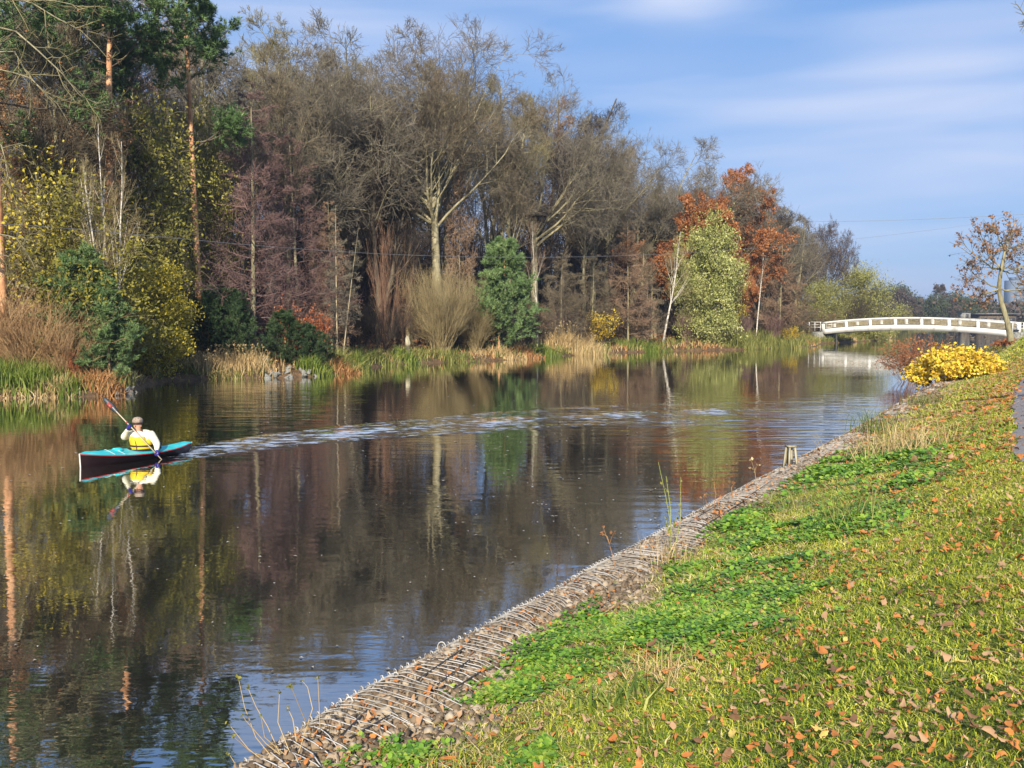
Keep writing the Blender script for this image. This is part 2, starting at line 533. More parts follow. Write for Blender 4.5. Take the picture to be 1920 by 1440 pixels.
def strip(name, shore, a_s, d_s, zf, mat, label=None, kind="structure"):
    A, Dd = np.meshgrid(a_s, d_s, indexing="ij")
    x, y = shore.pos(A.ravel(), Dd.ravel())
    z = zf(Dd.ravel(), A.ravel(), x, y)
    na, nd = A.shape
    idx = np.arange(na * nd).reshape(na, nd)
    q = np.stack([idx[:-1, :-1], idx[1:, :-1], idx[1:, 1:], idx[:-1, 1:]], -1).reshape(-1, 4)
    if shore.side < 0: q = q[:, ::-1]
    o = MB().add(np.stack([x, y, z], 1), q).obj(name, mat, smooth=True)
    tag(o, kind=kind)
    return o


# ------------------------------------------------------------------ ground, banks, water, path
def grass_ground_mat():
    m = bpy.data.materials.new("grass_soil"); m.use_nodes = True
    nt = m.node_tree; L = nt.links.new; pb = nt.nodes["Principled BSDF"]
    tc = N(nt, "ShaderNodeTexCoord")
    n1 = N(nt, "ShaderNodeTexNoise", i_Scale=14.0, i_Detail=6.0, i_Roughness=.7); L(tc.outputs["Object"], n1.inputs["Vector"])
    r1 = N(nt, "ShaderNodeValToRGB"); cr = r1.color_ramp
    cr.elements[0].position = .3; cr.elements[0].color = (.05, .07, .012, 1)
    cr.elements[1].position = .5; cr.elements[1].color = (.17, .20, .03, 1)
    e = cr.elements.new(.62); e.color = (.34, .31, .07, 1)
    e = cr.elements.new(.72); e.color = (.34, .17, .06, 1)
    L(n1.outputs["Fac"], r1.inputs[0]); L(r1.outputs[0], pb.inputs["Base Color"])
    pb.inputs["Roughness"].default_value = .9
    b = N(nt, "ShaderNodeBump", i_Strength=1.0, i_Distance=.05); L(n1.outputs["Fac"], b.inputs["Height"]); L(b.outputs[0], pb.inputs["Normal"])
    return m


def gravel_mat():
    m = bpy.data.materials.new("gravel_bed"); m.use_nodes = True
    nt = m.node_tree; L = nt.links.new; pb = nt.nodes["Principled BSDF"]
    tc = N(nt, "ShaderNodeTexCoord")
    vo = N(nt, "ShaderNodeTexVoronoi", i_Scale=22.0); L(tc.outputs["Object"], vo.inputs["Vector"])
    r1 = N(nt, "ShaderNodeValToRGB"); cr = r1.color_ramp
    cr.elements[0].color = (.16, .11, .06, 1); cr.elements[1].color = (.48, .40, .28, 1)
    e = cr.elements.new(.5); e.color = (.30, .24, .15, 1)
    L(vo.outputs["Color"], r1.inputs[0]); L(r1.outputs[0], pb.inputs["Base Color"])
    pb.inputs["Roughness"].default_value = .9
    b = N(nt, "ShaderNodeBump", i_Strength=1.0, i_Distance=-.03); L(vo.outputs["Distance"], b.inputs["Height"]); L(b.outputs[0], pb.inputs["Normal"])
    return m


a_r = np.concatenate([np.arange(0, 62, .35), np.arange(62, RB.cum[-1], 2.5), [RB.cum[-1]]])
strip("gravel_strip", RB, a_r, [-.7, -.35, -.12, -.04, 0, .05, .11, .18, .3, .45, .6, .75, .9, 1.15, 1.35], lambda d, a, x, y: right_z(d, a, x, y), gravel_mat())
strip("grass_bank", RB, a_r, np.concatenate([[1.35], np.arange(1.5, 8, .3), [9, 11, 14, 20, 30, 50, 90, 200]]), lambda d, a, x, y: right_z(d, a, x, y), grass_ground_mat())
a_l = np.concatenate([np.arange(0, 60, 1.0), np.arange(60, LB.cum[-1], 3.0), [LB.cum[-1]]])
strip("left_bank_ground", LB, a_l, [-3, -1, -.4, -.1, 0, .12, .25, .6, 1.2, 2, 3, 5, 8], lambda d, a, x, y: left_z(d, x, y), M["soil_litter"])


def woodland_floor():
    # everything inland of the bank strip, out to the horizon on the left
    bm = MB()
    a = np.linspace(0, LB.cum[-1], 120)
    x, y = LB.pos(a, np.full_like(a, 7.5))
    z = left_z(np.full_like(a, 7.5), x, y) - .03
    fx = np.where(y < 140, -420.0, -420.0); fy = y + 30
    rows = []
    for k in np.linspace(0, 1, 14):
        kk = k ** 1.6
        X = x * (1 - kk) + fx * kk; Y = y * (1 - kk) + fy * kk
        rows.append(np.stack([X, Y, z + kk * 1.5], 1))
    return bm.rings(np.array(rows), close=False).obj("woodland_floor", M["soil_litter"], smooth=True)


tag(woodland_floor(), kind="structure")
bed = MB().add([[-900, -60, -1.3], [1500, -60, -1.3], [1500, 3000, -1.3], [-900, 3000, -1.3]], [[0, 1, 2, 3]]).obj("ground", M["soil_litter"])
tag(bed, kind="structure")
# far shore of the lake
fb = MB()
xs = np.linspace(-300, 700, 120)
rows = []
for dy, z in [(-3, -1), (0, 0.02), (1.5, .5), (6, .9), (40, 1.2), (400, 3), (2500, 5)]:
    rows.append(np.stack([xs, 297 + 5 * np.sin(xs * .05) + dy + 0 * xs, z + 0 * xs], 1))
fbo = fb.rings(np.array(rows), close=False).obj("far_shore", M["reed_olive"], smooth=True)
tag(fbo, kind="structure")


# ---- path
def build_path():
    pts_l = [(14.5, -3), (9.6, 4), (7.9, 9), (8.1, 13), None]
    # left border of the tarmac path: follows the picture's right edge
    L1 = [np.array([4.2, -8, 0]), np.array([4.3, -2, 0]), np.array([4.5, 3.5, 0])]
    for (u, v) in [(1925, 900), (1911, 850), (1903, 800), (1901, 760), (1903, 735), (1912, 718)]:
        L1.append(on_bank(u, v))
    last = L1[-1]
    L1 += [last + np.array([2.0, 3.6, 0]), last + np.array([8, 12, 0]), last + np.array([20, 26, 0]), last + np.array([45, 55, 0])]
    L1 = np.array(L1)
    rr = np.random.default_rng(4)
    seg = np.gradient(L1[:, :2], axis=0); seg /= np.linalg.norm(seg, axis=1, keepdims=True)
    nr = np.stack([seg[:, 1], -seg[:, 0]], 1)
    tt = np.linspace(0, len(L1) - 1, 90)
    P = np.stack([np.interp(tt, np.arange(len(L1)), L1[:, i]) for i in (0, 1)], 1)
    Nn = np.stack([np.interp(tt, np.arange(len(L1)), nr[:, i]) for i in (0, 1)], 1)
    P = P + Nn * (vnoise(P[:, 0] * 3, P[:, 1] * 3, 2.6, 8) * .16)[:, None]
    rows = []
    for w in (0, .5, 1.2, 2.2):
        q = P + Nn * w
        rows.append(np.stack([q[:, 0], q[:, 1], bank_z(q[:, 0], q[:, 1]) + .045 + (0.0 if w else -.03)], 1))
    o = MB().rings(np.array(rows), close=False).obj("path", pmat("path_gravel", [(.17, .15, .13), (.32, .28, .25), (.42, .38, .34)], 30, bump=.01), smooth=True)
    tag(o, kind="structure")
    return P


PATH = build_path()
path_shore = Shore(PATH, 1)

# ---- water: one sheet, finer where the canoe's wake runs
wake_px = [(330, 858), (380, 846), (450, 836), (540, 825), (650, 812), (780, 802), (880, 795), (1000, 785), (1150, 777), (1300, 773), (1500, 770), (1620, 768)]
WK = Shore([gp(u, v)[:2] for u, v in wake_px], 1)


def build_water():
    def axis(lo, a, b, hi, fine, coarse_n):
        l = lo + (a - lo) * (1 - (1 - np.linspace(0, 1, coarse_n)) ** 2)
        r = b + (hi - b) * np.linspace(0, 1, coarse_n) ** 2
        return np.unique(np.concatenate([l, np.arange(a, b, fine), r]))
    xs = axis(-700, -20, 22, 1200, .3, 30); ys = axis(-60, 8, 62, 2500, .3, 30)
    X, Y = np.meshgrid(xs, ys, indexing="ij")
    x, y = X.ravel(), Y.ravel()
    n = len(xs); m = len(ys)
    idx = np.arange(n * m).reshape(n, m)
    q = np.stack([idx[:-1, :-1], idx[1:, :-1], idx[1:, 1:], idx[:-1, 1:]], -1).reshape(-1, 4)
    me = MB().add(np.stack([x, y, 0 * x], 1), q).mesh("water")
    d, a = WK.dist(x, y)
    far = a / WK.cum[-1]
    w = (.55 + .9 * np.clip(vnoise(x, y, 1.6, 17) + .25, 0, 1)) * np.exp(-(np.abs(d) / (.42 + 1.7 * far)) ** 2) * (1.0 - .68 * far) * (a > .01)
    w += .45 * np.exp(-((np.abs(d) - (.5 + 3.2 * far)) / (.3 + .8 * far)) ** 2) * (1 - .5 * far) * (a > .2) * (a < WK.cum[-1] * .97)
    # ripple fields: pixel-centred ellipses turned into world places
    rng = np.random.default_rng(3)
    sw = 0 * x
    for (u, v, ru, rv, amp) in [(1430, 775, 260, 34, 1.0), (1620, 800, 120, 40, .7), (470, 752, 190, 36, 1.0), (1180, 790, 300, 24, .5), (1560, 860, 120, 50, .12), (700, 1270, 260, 22, .2), (1180, 930, 160, 60, .10)]:
        c = gp(u, v); e1 = gp(u + ru, v); e2 = gp(u, v - rv)
        sw += amp * np.exp(-(((x - c[0]) - (y - c[1]) * c[0] / c[1]) / (e1[0] - c[0])) ** 2 - ((y - c[1]) / (e2[1] - c[1])) ** 2)
    for nm, val in (("wake", np.clip(w, 0, 1)), ("swell", np.clip(sw, 0, 1))):
        at_ = me.attributes.new(nm, "FLOAT", "POINT")
        at_.data.foreach_set("value", val.astype(np.float32))
    mt = bpy.data.materials.new("canal_water"); mt.use_nodes = True
    nt = mt.node_tree; L = nt.links.new
    nt.nodes.clear()
    out = N(nt, "ShaderNodeOutputMaterial")
    tc = N(nt, "ShaderNodeTexCoord")

    def noise(scale, sx, sy, rot=0.0, detail=2.0, rough=.5):
        mp = N(nt, "ShaderNodeMapping"); mp.inputs["Scale"].default_value = (sx, sy, 1); mp.inputs["Rotation"].default_value = (0, 0, rot)
        L(tc.outputs["Object"], mp.inputs[0])
        n_ = N(nt, "ShaderNodeTexNoise", i_Scale=scale, i_Detail=detail, i_Roughness=rough); L(mp.outputs[0], n_.inputs["Vector"])
        return n_.outputs["Fac"]

    def mul(a_, b_):
        m_ = N(nt, "ShaderNodeMath", operation="MULTIPLY")
        for i, q_ in enumerate((a_, b_)):
            if isinstance(q_, (int, float)): m_.inputs[i].default_value = q_
            else: L(q_, m_.inputs[i])
        return m_.outputs[0]

    def add(a_, b_):
        m_ = N(nt, "ShaderNodeMath", operation="ADD"); L(a_, m_.inputs[0]); L(b_, m_.inputs[1]); return m_.outputs[0]
    wk = N(nt, "ShaderNodeAttribute", attribute_name="wake").outputs["Fac"]
    swl = N(nt, "ShaderNodeAttribute", attribute_name="swell").outputs["Fac"]
    patch = N(nt, "ShaderNodeMapRange", i_1=.42, i_2=.62, i_3=.25, i_4=1.0); L(noise(.16, 1, 1, .3, 2), patch.inputs[0])
    h = mul(mul(noise(1.0, 1.1, 2.4, .1, 3, .55), .006), patch.outputs[0])
    h = add(h, mul(noise(5.0, 1, 1.6, .4, 2), .0007))
    h = add(h, mul(mul(noise(1.0, .4, 2.2, -.06, 2), .05), swl))
    h = add(h, mul(mul(noise(2.2, .7, 1.3, -.1, 3), .22), mul(wk, wk)))
    bp = N(nt, "ShaderNodeBump", i_Strength=1.0, i_Distance=1.0); L(h, bp.inputs["Height"])
    gl = N(nt, "ShaderNodeBsdfGlossy", i_Roughness=.015); gl.inputs["Color"].default_value = (.97, .97, .97, 1); L(bp.outputs[0], gl.inputs["Normal"])
    df = N(nt, "ShaderNodeBsdfDiffuse"); df.inputs["Color"].default_value = (.022, .020, .014, 1)
    fr = N(nt, "ShaderNodeFresnel", i_IOR=1.33); L(bp.outputs[0], fr.inputs["Normal"])
    fm = N(nt, "ShaderNodeMapRange", i_1=0.0, i_2=.5, i_3=.42, i_4=.92); L(fr.outputs[0], fm.inputs[0])
    mx = N(nt, "ShaderNodeMixShader"); L(fm.outputs[0], mx.inputs[0]); L(df.outputs[0], mx.inputs[1]); L(gl.outputs[0], mx.inputs[2])
    # sky reflected in the wake ripples, painted as pale blue diffuse streaks
    sky_streaks = N(nt, "ShaderNodeBsdfDiffuse"); sky_streaks.inputs["Color"].default_value = (.50, .60, .76, 1)
    fn = N(nt, "ShaderNodeMapRange", i_1=.60, i_2=.70); L(add(noise(2.6, .75, 1.25, -.12, 5, .68), mul(wk, .20)), fn.inputs[0])
    wgate = N(nt, "ShaderNodeMapRange", i_1=.12, i_2=.4); L(wk, wgate.inputs[0])
    fa = mul(mul(fn.outputs[0], wgate.outputs[0]), .65)
    m2 = N(nt, "ShaderNodeMixShader"); L(fa, m2.inputs[0]); L(mx.outputs[0], m2.inputs[1]); L(sky_streaks.outputs[0], m2.inputs[2])
    L(m2.outputs[0], out.inputs[0])
    me.materials.append(mt)
    tag(link("water", me), kind="structure")


build_water()


# ------------------------------------------------------------------ plants: growth
def unit(v): return v / (np.linalg.norm(v, axis=-1, keepdims=True) + 1e-9)


def polyl(rng, P0, D0, Ln, n, wander, up):
    m = len(P0); P = np.zeros((m, n, 3)); P[:, 0] = P0; d = D0.copy()
    for i in range(1, n):
        d = unit(d + rng.normal(size=(m, 3)) * wander + np.array([0, 0, up]))
        P[:, i] = P[:, i - 1] + d * (Ln / (n - 1))[:, None]
    return P


def spawn(rng, P, Rr, Ln, k, t0, t1, ang, angv, lf, rf, even=False):
    """children of every polyline; lf(t) length factor (relative to parent), rf radius factor"""
    m, n, _ = P.shape
    par = np.repeat(np.arange(m), k)
    if even: t = np.tile(np.linspace(t0, t1, k), m) + rng.normal(size=m * k) * .01
    else: t = t0 + (t1 - t0) * rng.random(m * k)
    t = np.clip(t, 0, .999)
    f = t * (n - 1); i = f.astype(int); fr = (f - i)[:, None]
    p = P[par, i] * (1 - fr) + P[par, i + 1] * fr
    T = unit(P[par, i + 1] - P[par, i])
    az = rng.random(m * k) * 2 * math.pi
    if even: az = np.tile(np.arange(k) * 2.399963, m) + rng.normal(size=m * k) * .3
    a = np.radians(ang + angv * rng.normal(size=m * k))
    ref = np.where(np.abs(T[:, 2:3]) > .9, np.array([[1.0, 0, 0]]), np.array([[0, 0, 1.0]]))
    U = unit(np.cross(T, ref)); V = np.cross(T, U)
    D = T * np.cos(a)[:, None] + (U * np.cos(az)[:, None] + V * np.sin(az)[:, None]) * np.sin(a)[:, None]
    r = (Rr[par, i] * (1 - fr[:, 0]) + Rr[par, i + 1] * fr[:, 0])
    L2 = lf(t) * Ln[par] * (.75 + .5 * rng.random(m * k))
    return p, D, L2, np.minimum(r * rf, r * .9), t


def taper(r0, r1, n, m): return r0[:, None] * (1 - np.linspace(0, 1, n)[None] * (1 - r1))


def tree(seed, height, r, trunk_n=12, trunk_frac=.9, wander=.03, lean=(0, 0), levels=(), sides0=8, min_r=.007, end=.25, multi=1, multi_ang=12):
    """levels: dicts(k,t0,t1,ang,av,lf,rf,n,w,up,end). returns per-level polylines"""
    rng = np.random.default_rng(seed)
    P0 = rng.normal(size=(multi, 3)) * (.06 if multi > 1 else 0) * [1, 1, 0]
    D0 = unit(np.array([[lean[0], lean[1], 1.0]]) + (rng.normal(size=(multi, 3)) * [1, 1, 0] * math.radians(multi_ang) if multi > 1 else 0))
    D0 = np.broadcast_to(D0, (multi, 3)).copy()
    Ln = np.full(multi, height * trunk_frac) * (1 if multi == 1 else (.75 + .3 * rng.random(multi)))
    P = polyl(rng, P0, D0, Ln, trunk_n, wander, .02)
    P[:, 0, 2] -= .3
    Rr = taper(np.full(multi, r), end, trunk_n, multi)
    Rr[:, 0] *= 1.25
    out = [(P, Rr)]
    for lv in levels:
        p, D, L2, r2, t = spawn(rng, P, Rr, Ln, lv["k"], lv.get("t0", .2), lv.get("t1", 1), lv["ang"], lv.get("av", 10), lv["lf"], lv.get("rf", .6), lv.get("even", False))
        if "flat" in lv: D = unit(D * np.array([1, 1, lv["flat"]]))
        n = lv.get("n", 4)
        P = polyl(rng, p, D, L2, n, lv.get("w", .1), lv.get("up", .05))
        r2 = np.maximum(r2, min_r)
        Rr = np.maximum(taper(r2, lv.get("end", .35), n, len(r2)), min_r * .6)
        Ln = L2
        out.append((P, Rr))
    return out, rng


def c_(v): return lambda t: v + 0 * t
def dome(a, b): return lambda t: a * (1 - t) + b
def round_(a): return lambda t: a * np.sqrt(np.clip(1 - (2 * t - 1) ** 2, .05, 1))


def tubes_of(out, idx, sides):
    mb = MB()
    for i in idx:
        P, Rr = out[i]
        mb.tubes(P, Rr, sides[min(i, len(sides) - 1)])
    return mb


def needle_tufts(mb, C, D, rng, ln=.17, w=.03, k=9, spread=.75):
    m = len(C)
    d = unit(np.repeat(unit(D), k, 0) + rng.normal(size=(m * k, 3)) * spread)
    c = np.repeat(C, k, 0)
    s = unit(np.cross(d, rng.normal(size=(m * k, 3)))) * w * .5
    l = ln * (.7 + .6 * rng.random(m * k))[:, None]
    v = np.stack([c - s, c + s, c + d * l], 1).reshape(-1, 3)
    mb.add(v, None, np.arange(m * k * 3).reshape(-1, 3))


def pts_on(P, per, rng, jit):
    m, n, _ = P.shape
    par = np.repeat(np.arange(m), per); f = rng.random(m * per) * (n - 1.001); i = f.astype(int); fr = (f - i)[:, None]
    return P[par, i] * (1 - fr) + P[par, i + 1] * fr + rng.normal(size=(m * per, 3)) * jit, unit(P[par, i + 1] - P[par, i])


PROT = {}


def proto(key, height, parts):
    """parts: list of (part name, MB, material)"""
    zs = np.concatenate([v[:, 2] for _, mb, _ in parts for v in mb.v])
    height = float(np.percentile(zs[zs > height * .5], 99.6)) if (zs > height * .5).any() else height
    PROT[key] = (height, [(n, mb.mesh(key + "_" + n, M[m] if isinstance(m, str) else m, smooth=(n in ("trunk", "stems")))) for n, mb, m in parts])


def make_oak(key, seed, tw=.025, lend=.25, bark="bark", twig="twig_brown", tf=.42, limbs=9, ang=36, top=18, leaf=None, nleaf=0, fine=True, H0=20, trunk_r=.40, lsize=.16, up=.055, t0=.72):
    out, rng = tree(seed, H0, trunk_r, trunk_frac=tf, wander=tw, end=.62, levels=[
        dict(k=limbs, t0=t0, t1=1, ang=ang, av=13, lf=c_((1 - tf) / tf * .98), rf=.42, n=9, w=.11, up=up, end=lend),
        dict(k=9, t0=.18, ang=38, av=12, lf=dome(.42, .2), rf=.55, n=7, w=.13, up=.03, end=.3),
        dict(k=8, t0=.15, ang=42, av=14, lf=dome(.45, .25), rf=.55, n=5, w=.16, up=.03),
        dict(k=6, t0=.15, ang=42, av=15, lf=dome(.45, .3), rf=.6, n=4, w=.18, up=.03),
        dict(k=4 if fine else 2, t0=.2, ang=40, av=15, lf=c_(.55), rf=.7, n=3, w=.2, up=.04)], min_r=.011)
    parts = [("trunk", tubes_of(out, [0, 1, 2], [10, 6, 5]), bark), ("crown", tubes_of(out, [3, 4, 5], [4, 4, 4, 3, 3, 3]), twig)]
    if leaf:
        C, D = pts_on(out[4][0], nleaf, rng, .12)
        parts.append(("foliage", MB().leaves(C, lsize, rng, .7), leaf))
    proto(key, H0 * .98, parts)


def make_wood(key, seed, bark="bark_dark", twig="twig_brown", H0=20, t0=.38, L1=.30, ang=38, leaf=None, nleaf=0, r=.24, up=.09, k1=15, multi=1, lsize=.14, fine=4):
    out, rng = tree(seed, H0, r, trunk_frac=.9, wander=.045, end=.2, multi=multi, multi_ang=7, levels=[
        dict(k=k1, t0=t0, t1=.99, ang=ang, av=12, lf=lambda t: L1 * np.clip(1.25 - t, .3, 1), rf=.5, n=7, w=.11, up=up, end=.25),
        dict(k=9, t0=.12, ang=36, av=13, lf=dome(.5, .22), rf=.5, n=5, w=.11, up=.09),
        dict(k=7, t0=.12, ang=38, av=15, lf=dome(.5, .3), rf=.6, n=4, w=.16, up=.05),
        dict(k=fine, t0=.15, ang=38, av=15, lf=c_(.6), rf=.7, n=3, w=.2, up=.05)], min_r=.011)
    parts = [("trunk", tubes_of(out, [0, 1], [8, 5]), bark), ("crown", tubes_of(out, [2, 3, 4], [4, 4, 4, 3, 3]), twig)]
    if leaf:
        C, D = pts_on(out[3][0], nleaf, rng, .15)
        parts.append(("foliage", MB().leaves(C, lsize, rng, .7), leaf))
    proto(key, H0 * .97, parts)


def make_larch(key, seed, twig, bark="bark", H0=16, spread=.24, k1=60, t0=.12, dens=7, up=.035, r=.16):
    out, rng = tree(seed, H0, r, trunk_frac=1, trunk_n=14, wander=.008, end=.12, levels=[
        dict(k=k1, t0=t0, t1=.985, ang=82, av=7, lf=lambda t: spread * (1 - t) ** .65 + .015, rf=.34, n=7, w=.06, up=up, end=.25, even=True),
        dict(k=17, t0=.12, ang=52, av=12, lf=dome(.42, .14), rf=.5, n=4, w=.1, up=.02, flat=.6),
        dict(k=dens, t0=.1, ang=45, av=15, lf=dome(.4, .3), rf=.7, n=3, w=.15, up=.03)], min_r=.0125)
    proto(key, H0, [("trunk", tubes_of(out, [0], [8]), bark), ("crown", tubes_of(out, [1, 2, 3], [4, 4, 3, 3]), twig)])


def make_birch(key, seed, H0=14, twig="twig_rust", multi=1, leaf=None, nleaf=0, lean=(0, 0)):
    out, rng = tree(seed, H0, .13, trunk_frac=.95, wander=.03, lean=lean, end=.15, multi=multi, multi_ang=10, levels=[
        dict(k=14, t0=.3, t1=.97, ang=30, av=8, lf=lambda t: .34 * np.clip(1.2 - t, .2, 1), rf=.45, n=7, w=.06, up=.06, end=.25),
        dict(k=8, t0=.2, ang=32, av=10, lf=dome(.4, .25), rf=.4, n=5, w=.1, up=-.02),
        dict(k=8, t0=.1, ang=32, av=14, lf=c_(.5), rf=.6, n=4, w=.12, up=-.07)], min_r=.007)
    parts = [("trunk", tubes_of(out, [0, 1], [8, 5]), "bark_birch"), ("crown", tubes_of(out, [2, 3], [4, 4, 3, 3]), twig)]
    if leaf:
        C, D = pts_on(out[3][0], nleaf, rng, .1); parts.append(("foliage", MB().leaves(C, .12, rng, .7), leaf))
    proto(key, H0 * .97, parts)


def make_pine(key, seed, H0=22, t0=.62, k1=26, L1=.17, r=.24, mat="needle_pine", tufts=6, wander=.03):
    out, rng = tree(seed, H0, r, trunk_frac=.97, wander=wander, end=.35, trunk_n=14, levels=[
        dict(k=k1, t0=t0, t1=.99, ang=68, av=14, lf=lambda t: L1 * np.clip(1.7 - 1.2 * t, .3, 1), rf=.38, n=7, w=.12, up=.05, end=.3),
        dict(k=8, t0=.35, ang=48, av=14, lf=dome(.4, .22), rf=.5, n=4, w=.14, up=.06, flat=.6),
        dict(k=6, t0=.2, ang=45, av=14, lf=c_(.5), rf=.6, n=3, w=.14, up=.1, flat=.6)], min_r=.012)
    nb = MB()
    C, D = pts_on(out[3][0], tufts, rng, .07)
    needle_tufts(nb, C, D + [0, 0, .5], rng, ln=.26, w=.045, k=9, spread=.8)
    proto(key, H0, [("trunk", tubes_of(out, [0], [10]), "bark_pine"), ("branches", tubes_of(out, [1, 2, 3], [4, 5, 3, 3]), "bark_dark"), ("foliage", nb, mat)])


def make_young_pine(key, seed, H0=6, mat="needle_blue", spread=.36, k1=46, dens=9, ln=.2, w=.035):
    out, rng = tree(seed, H0, .07, trunk_frac=.95, wander=.02, end=.15, levels=[
        dict(k=k1, t0=.03, t1=.98, ang=62, av=8, lf=lambda t: spread * (1 - t) ** .75 * (0.75 + .25 * np.minimum(t * 6, 1)) + .06, rf=.4, n=5, w=.08, up=.13, even=True),
        dict(k=11, t0=.15, ang=46, av=12, lf=dome(.38, .2), rf=.6, n=3, w=.1, up=.15)], min_r=.009)
    nb = MB()
    for P, q in ((out[2][0], dens), (out[1][0], dens * 2)):
        C, D = pts_on(P, q, rng, .03); needle_tufts(nb, C, D + [0, 0, .35], rng, ln=ln, w=w, k=8, spread=.6)
    C, D = pts_on(out[0][0][:, 6:], 25, rng, .03); needle_tufts(nb, C, D, rng, ln=ln, w=w, k=8, spread=.7)
    proto(key, H0, [("trunk", tubes_of(out, [0], [6]), "bark_pine"), ("branches", tubes_of(out, [1, 2], [4, 4, 3]), "bark_dark"), ("foliage", nb, mat)])


def make_bush(key, seed, H0=5, stems=60, spread=26, twig="twig_tan", leaf=None, nleaf=0, lsize=.12, r=.025, up=.03, k2=10, k3=4, laspect=.6, t_leaf=2):
    rng0 = np.random.default_rng(seed)
    P0 = rng0.normal(size=(stems, 3)) * [.25, .25, 0] * (H0 / 5)
    a = rng0.random(stems) * 2 * math.pi; s = np.sqrt(rng0.random(stems)) * math.radians(spread)
    D0 = np.stack([np.cos(a) * np.sin(s), np.sin(a) * np.sin(s), np.cos(s)], 1)
    Ln = H0 * (.7 + .35 * rng0.random(stems)) / 1.0
    P = polyl(rng0, P0, D0, Ln, 8, .06, up); P[:, 0, 2] -= .15
    Rr = taper(np.full(stems, r), .3, 8, stems)
    out = [(P, Rr)]
    for (k, lf, n) in ((k2, .26, 4), (k3, .45, 3)):
        p, D, L2, r2, t = spawn(rng0, P, Rr, Ln, k, .2, 1, 24, 10, c_(lf), .5)
        P = polyl(rng0, p, D, L2, n, .1, .06); Rr = np.maximum(taper(np.maximum(r2, .007), .4, n, len(r2)), .005); Ln = L2
        out.append((P, Rr))
    parts = [("stems", tubes_of(out, [0], [5]), twig), ("twigs", tubes_of(out, [1, 2], [3, 3, 3]), twig)]
    if leaf:
        C, D = pts_on(out[t_leaf][0], nleaf, rng0, .08 * H0 / 5); parts.append(("foliage", MB().leaves(C, lsize, rng0, laspect), leaf))
    proto(key, H0, parts)


def make_leafy(key, seed, H0, width, leaf, nclump=150, per=90, lsize=.13, bark="bark", twig="twig_olive", shape="ovoid", low=.04, aspect=.5, cl=.45, r=.12):
    """a crown of leaf clumps carried on real branches, open between the clumps"""
    rng = np.random.default_rng(seed)
    # clump centres in an uneven ovoid shell
    C = []
    while len(C) < nclump:
        p = rng.random(3) * [2, 2, 1] - [1, 1, 0]
        z = p[2]
        if shape == "ovoid": rad = math.sqrt(max(0, 1 - (2 * z - .9) ** 2 / 1.25)) * (1.0 if z > .1 else .8)
        elif shape == "cone": rad = (1 - z) ** .7
        else: rad = math.sqrt(max(0, 1 - z ** 2.2))
        rad *= .78 + .22 * math.sin(3.1 * z * 6 + 2 * math.atan2(p[1], p[0]) + seed) + .12 * math.sin(11 * z + 5 * math.atan2(p[1], p[0]))
        q = math.hypot(p[0], p[1]) / max(rad, .01)
        if q < 1 and rng.random() < .25 + .75 * q: C.append([p[0] * width / 2, p[1] * width / 2, H0 * (low + (1 - low) * z)])
    C = np.array(C)
    tr = np.stack([0 * np.arange(9), 0 * np.arange(9), np.linspace(-.2, H0 * .85, 9)], 1) + rng.normal(size=(9, 3)) * [.12, .12, 0]
    tr[0, :2] = 0
    mb = MB().tubes(tr, taper(np.array([r]), .2, 9, 1)[0], 8)
    zb = np.clip(C[:, 2] - .45 * np.hypot(C[:, 0], C[:, 1]) - H0 * .03, .1, H0 * .8)
    B = np.stack([np.interp(zb, tr[:, 2], tr[:, 0]), np.interp(zb, tr[:, 2], tr[:, 1]), zb], 1)
    tt = np.linspace(0, 1, 6)[None, :, None]
    P = B[:, None] * (1 - tt) + C[:, None] * tt; P[:, :, 2] += (np.sin(tt[:, :, 0] * math.pi) * .25) * -1 * H0 * .03
    P[:, 1:5] += rng.normal(size=(len(C), 4, 3)) * .05 * H0 / 6
    tw = MB().tubes(P, taper(np.full(len(C), r * .28), .25, 6, len(C)), 4)
    ncl = len(C)
    L = np.repeat(C, per, 0) + rng.normal(size=(ncl * per, 3)) * cl * (.6 + .8 * np.repeat(rng.random(ncl), per))[:, None] * [1, 1, .8]
    k = 8
    d2 = C[:, None] + rng.normal(size=(ncl, k, 3)) * cl
    PP = np.stack([np.repeat(C[:, None] - (C - B)[:, None] * .1, k, 1), (C[:, None] + d2) / 2 + rng.normal(size=(ncl, k, 3)) * .04, d2], 2).reshape(-1, 3, 3)
    tw.tubes(PP, np.tile([.012, .009, .005], (len(PP), 1)), 3)
    proto(key, H0, [("trunk", mb, bark), ("branches", tw, twig), ("foliage", MB().leaves(L, lsize, rng, aspect), leaf)])


def plant(key, name, label, cat, u=None, off=3, top=None, h=None, rz=None, xy=1.0, group=None, pos=None, lean=0.0, base_z=None):
    H0, parts = PROT[key]
    if pos is None:
        D = shore_depth(u) + off
        p = at(u, 600, D); x, y = p[0], p[1]
        z = left_ground(x, y)
    else:
        x, y, z = pos; D = y
    if base_z is not None: z = base_z
    if h is None: h = at(u if u is not None else 960, top, D)[2] - z
    s = h / H0
    plant.count = getattr(plant, "count", 0) + 1
    if rz is None: rz = plant.count * 2.4
    root = empty(name, (x, y, z), rz, (s * xy, s * xy, s))
    root.rotation_euler = (lean * math.cos(rz) * 0, 0, rz)
    if lean: root.rotation_euler = (Matrix.Rotation(lean, 3, 'Y') @ Matrix.Rotation(rz, 3, 'Z')).to_euler()
    tag(root, label, cat, group)
    for n, me in parts: link(n, me, root)
    return root

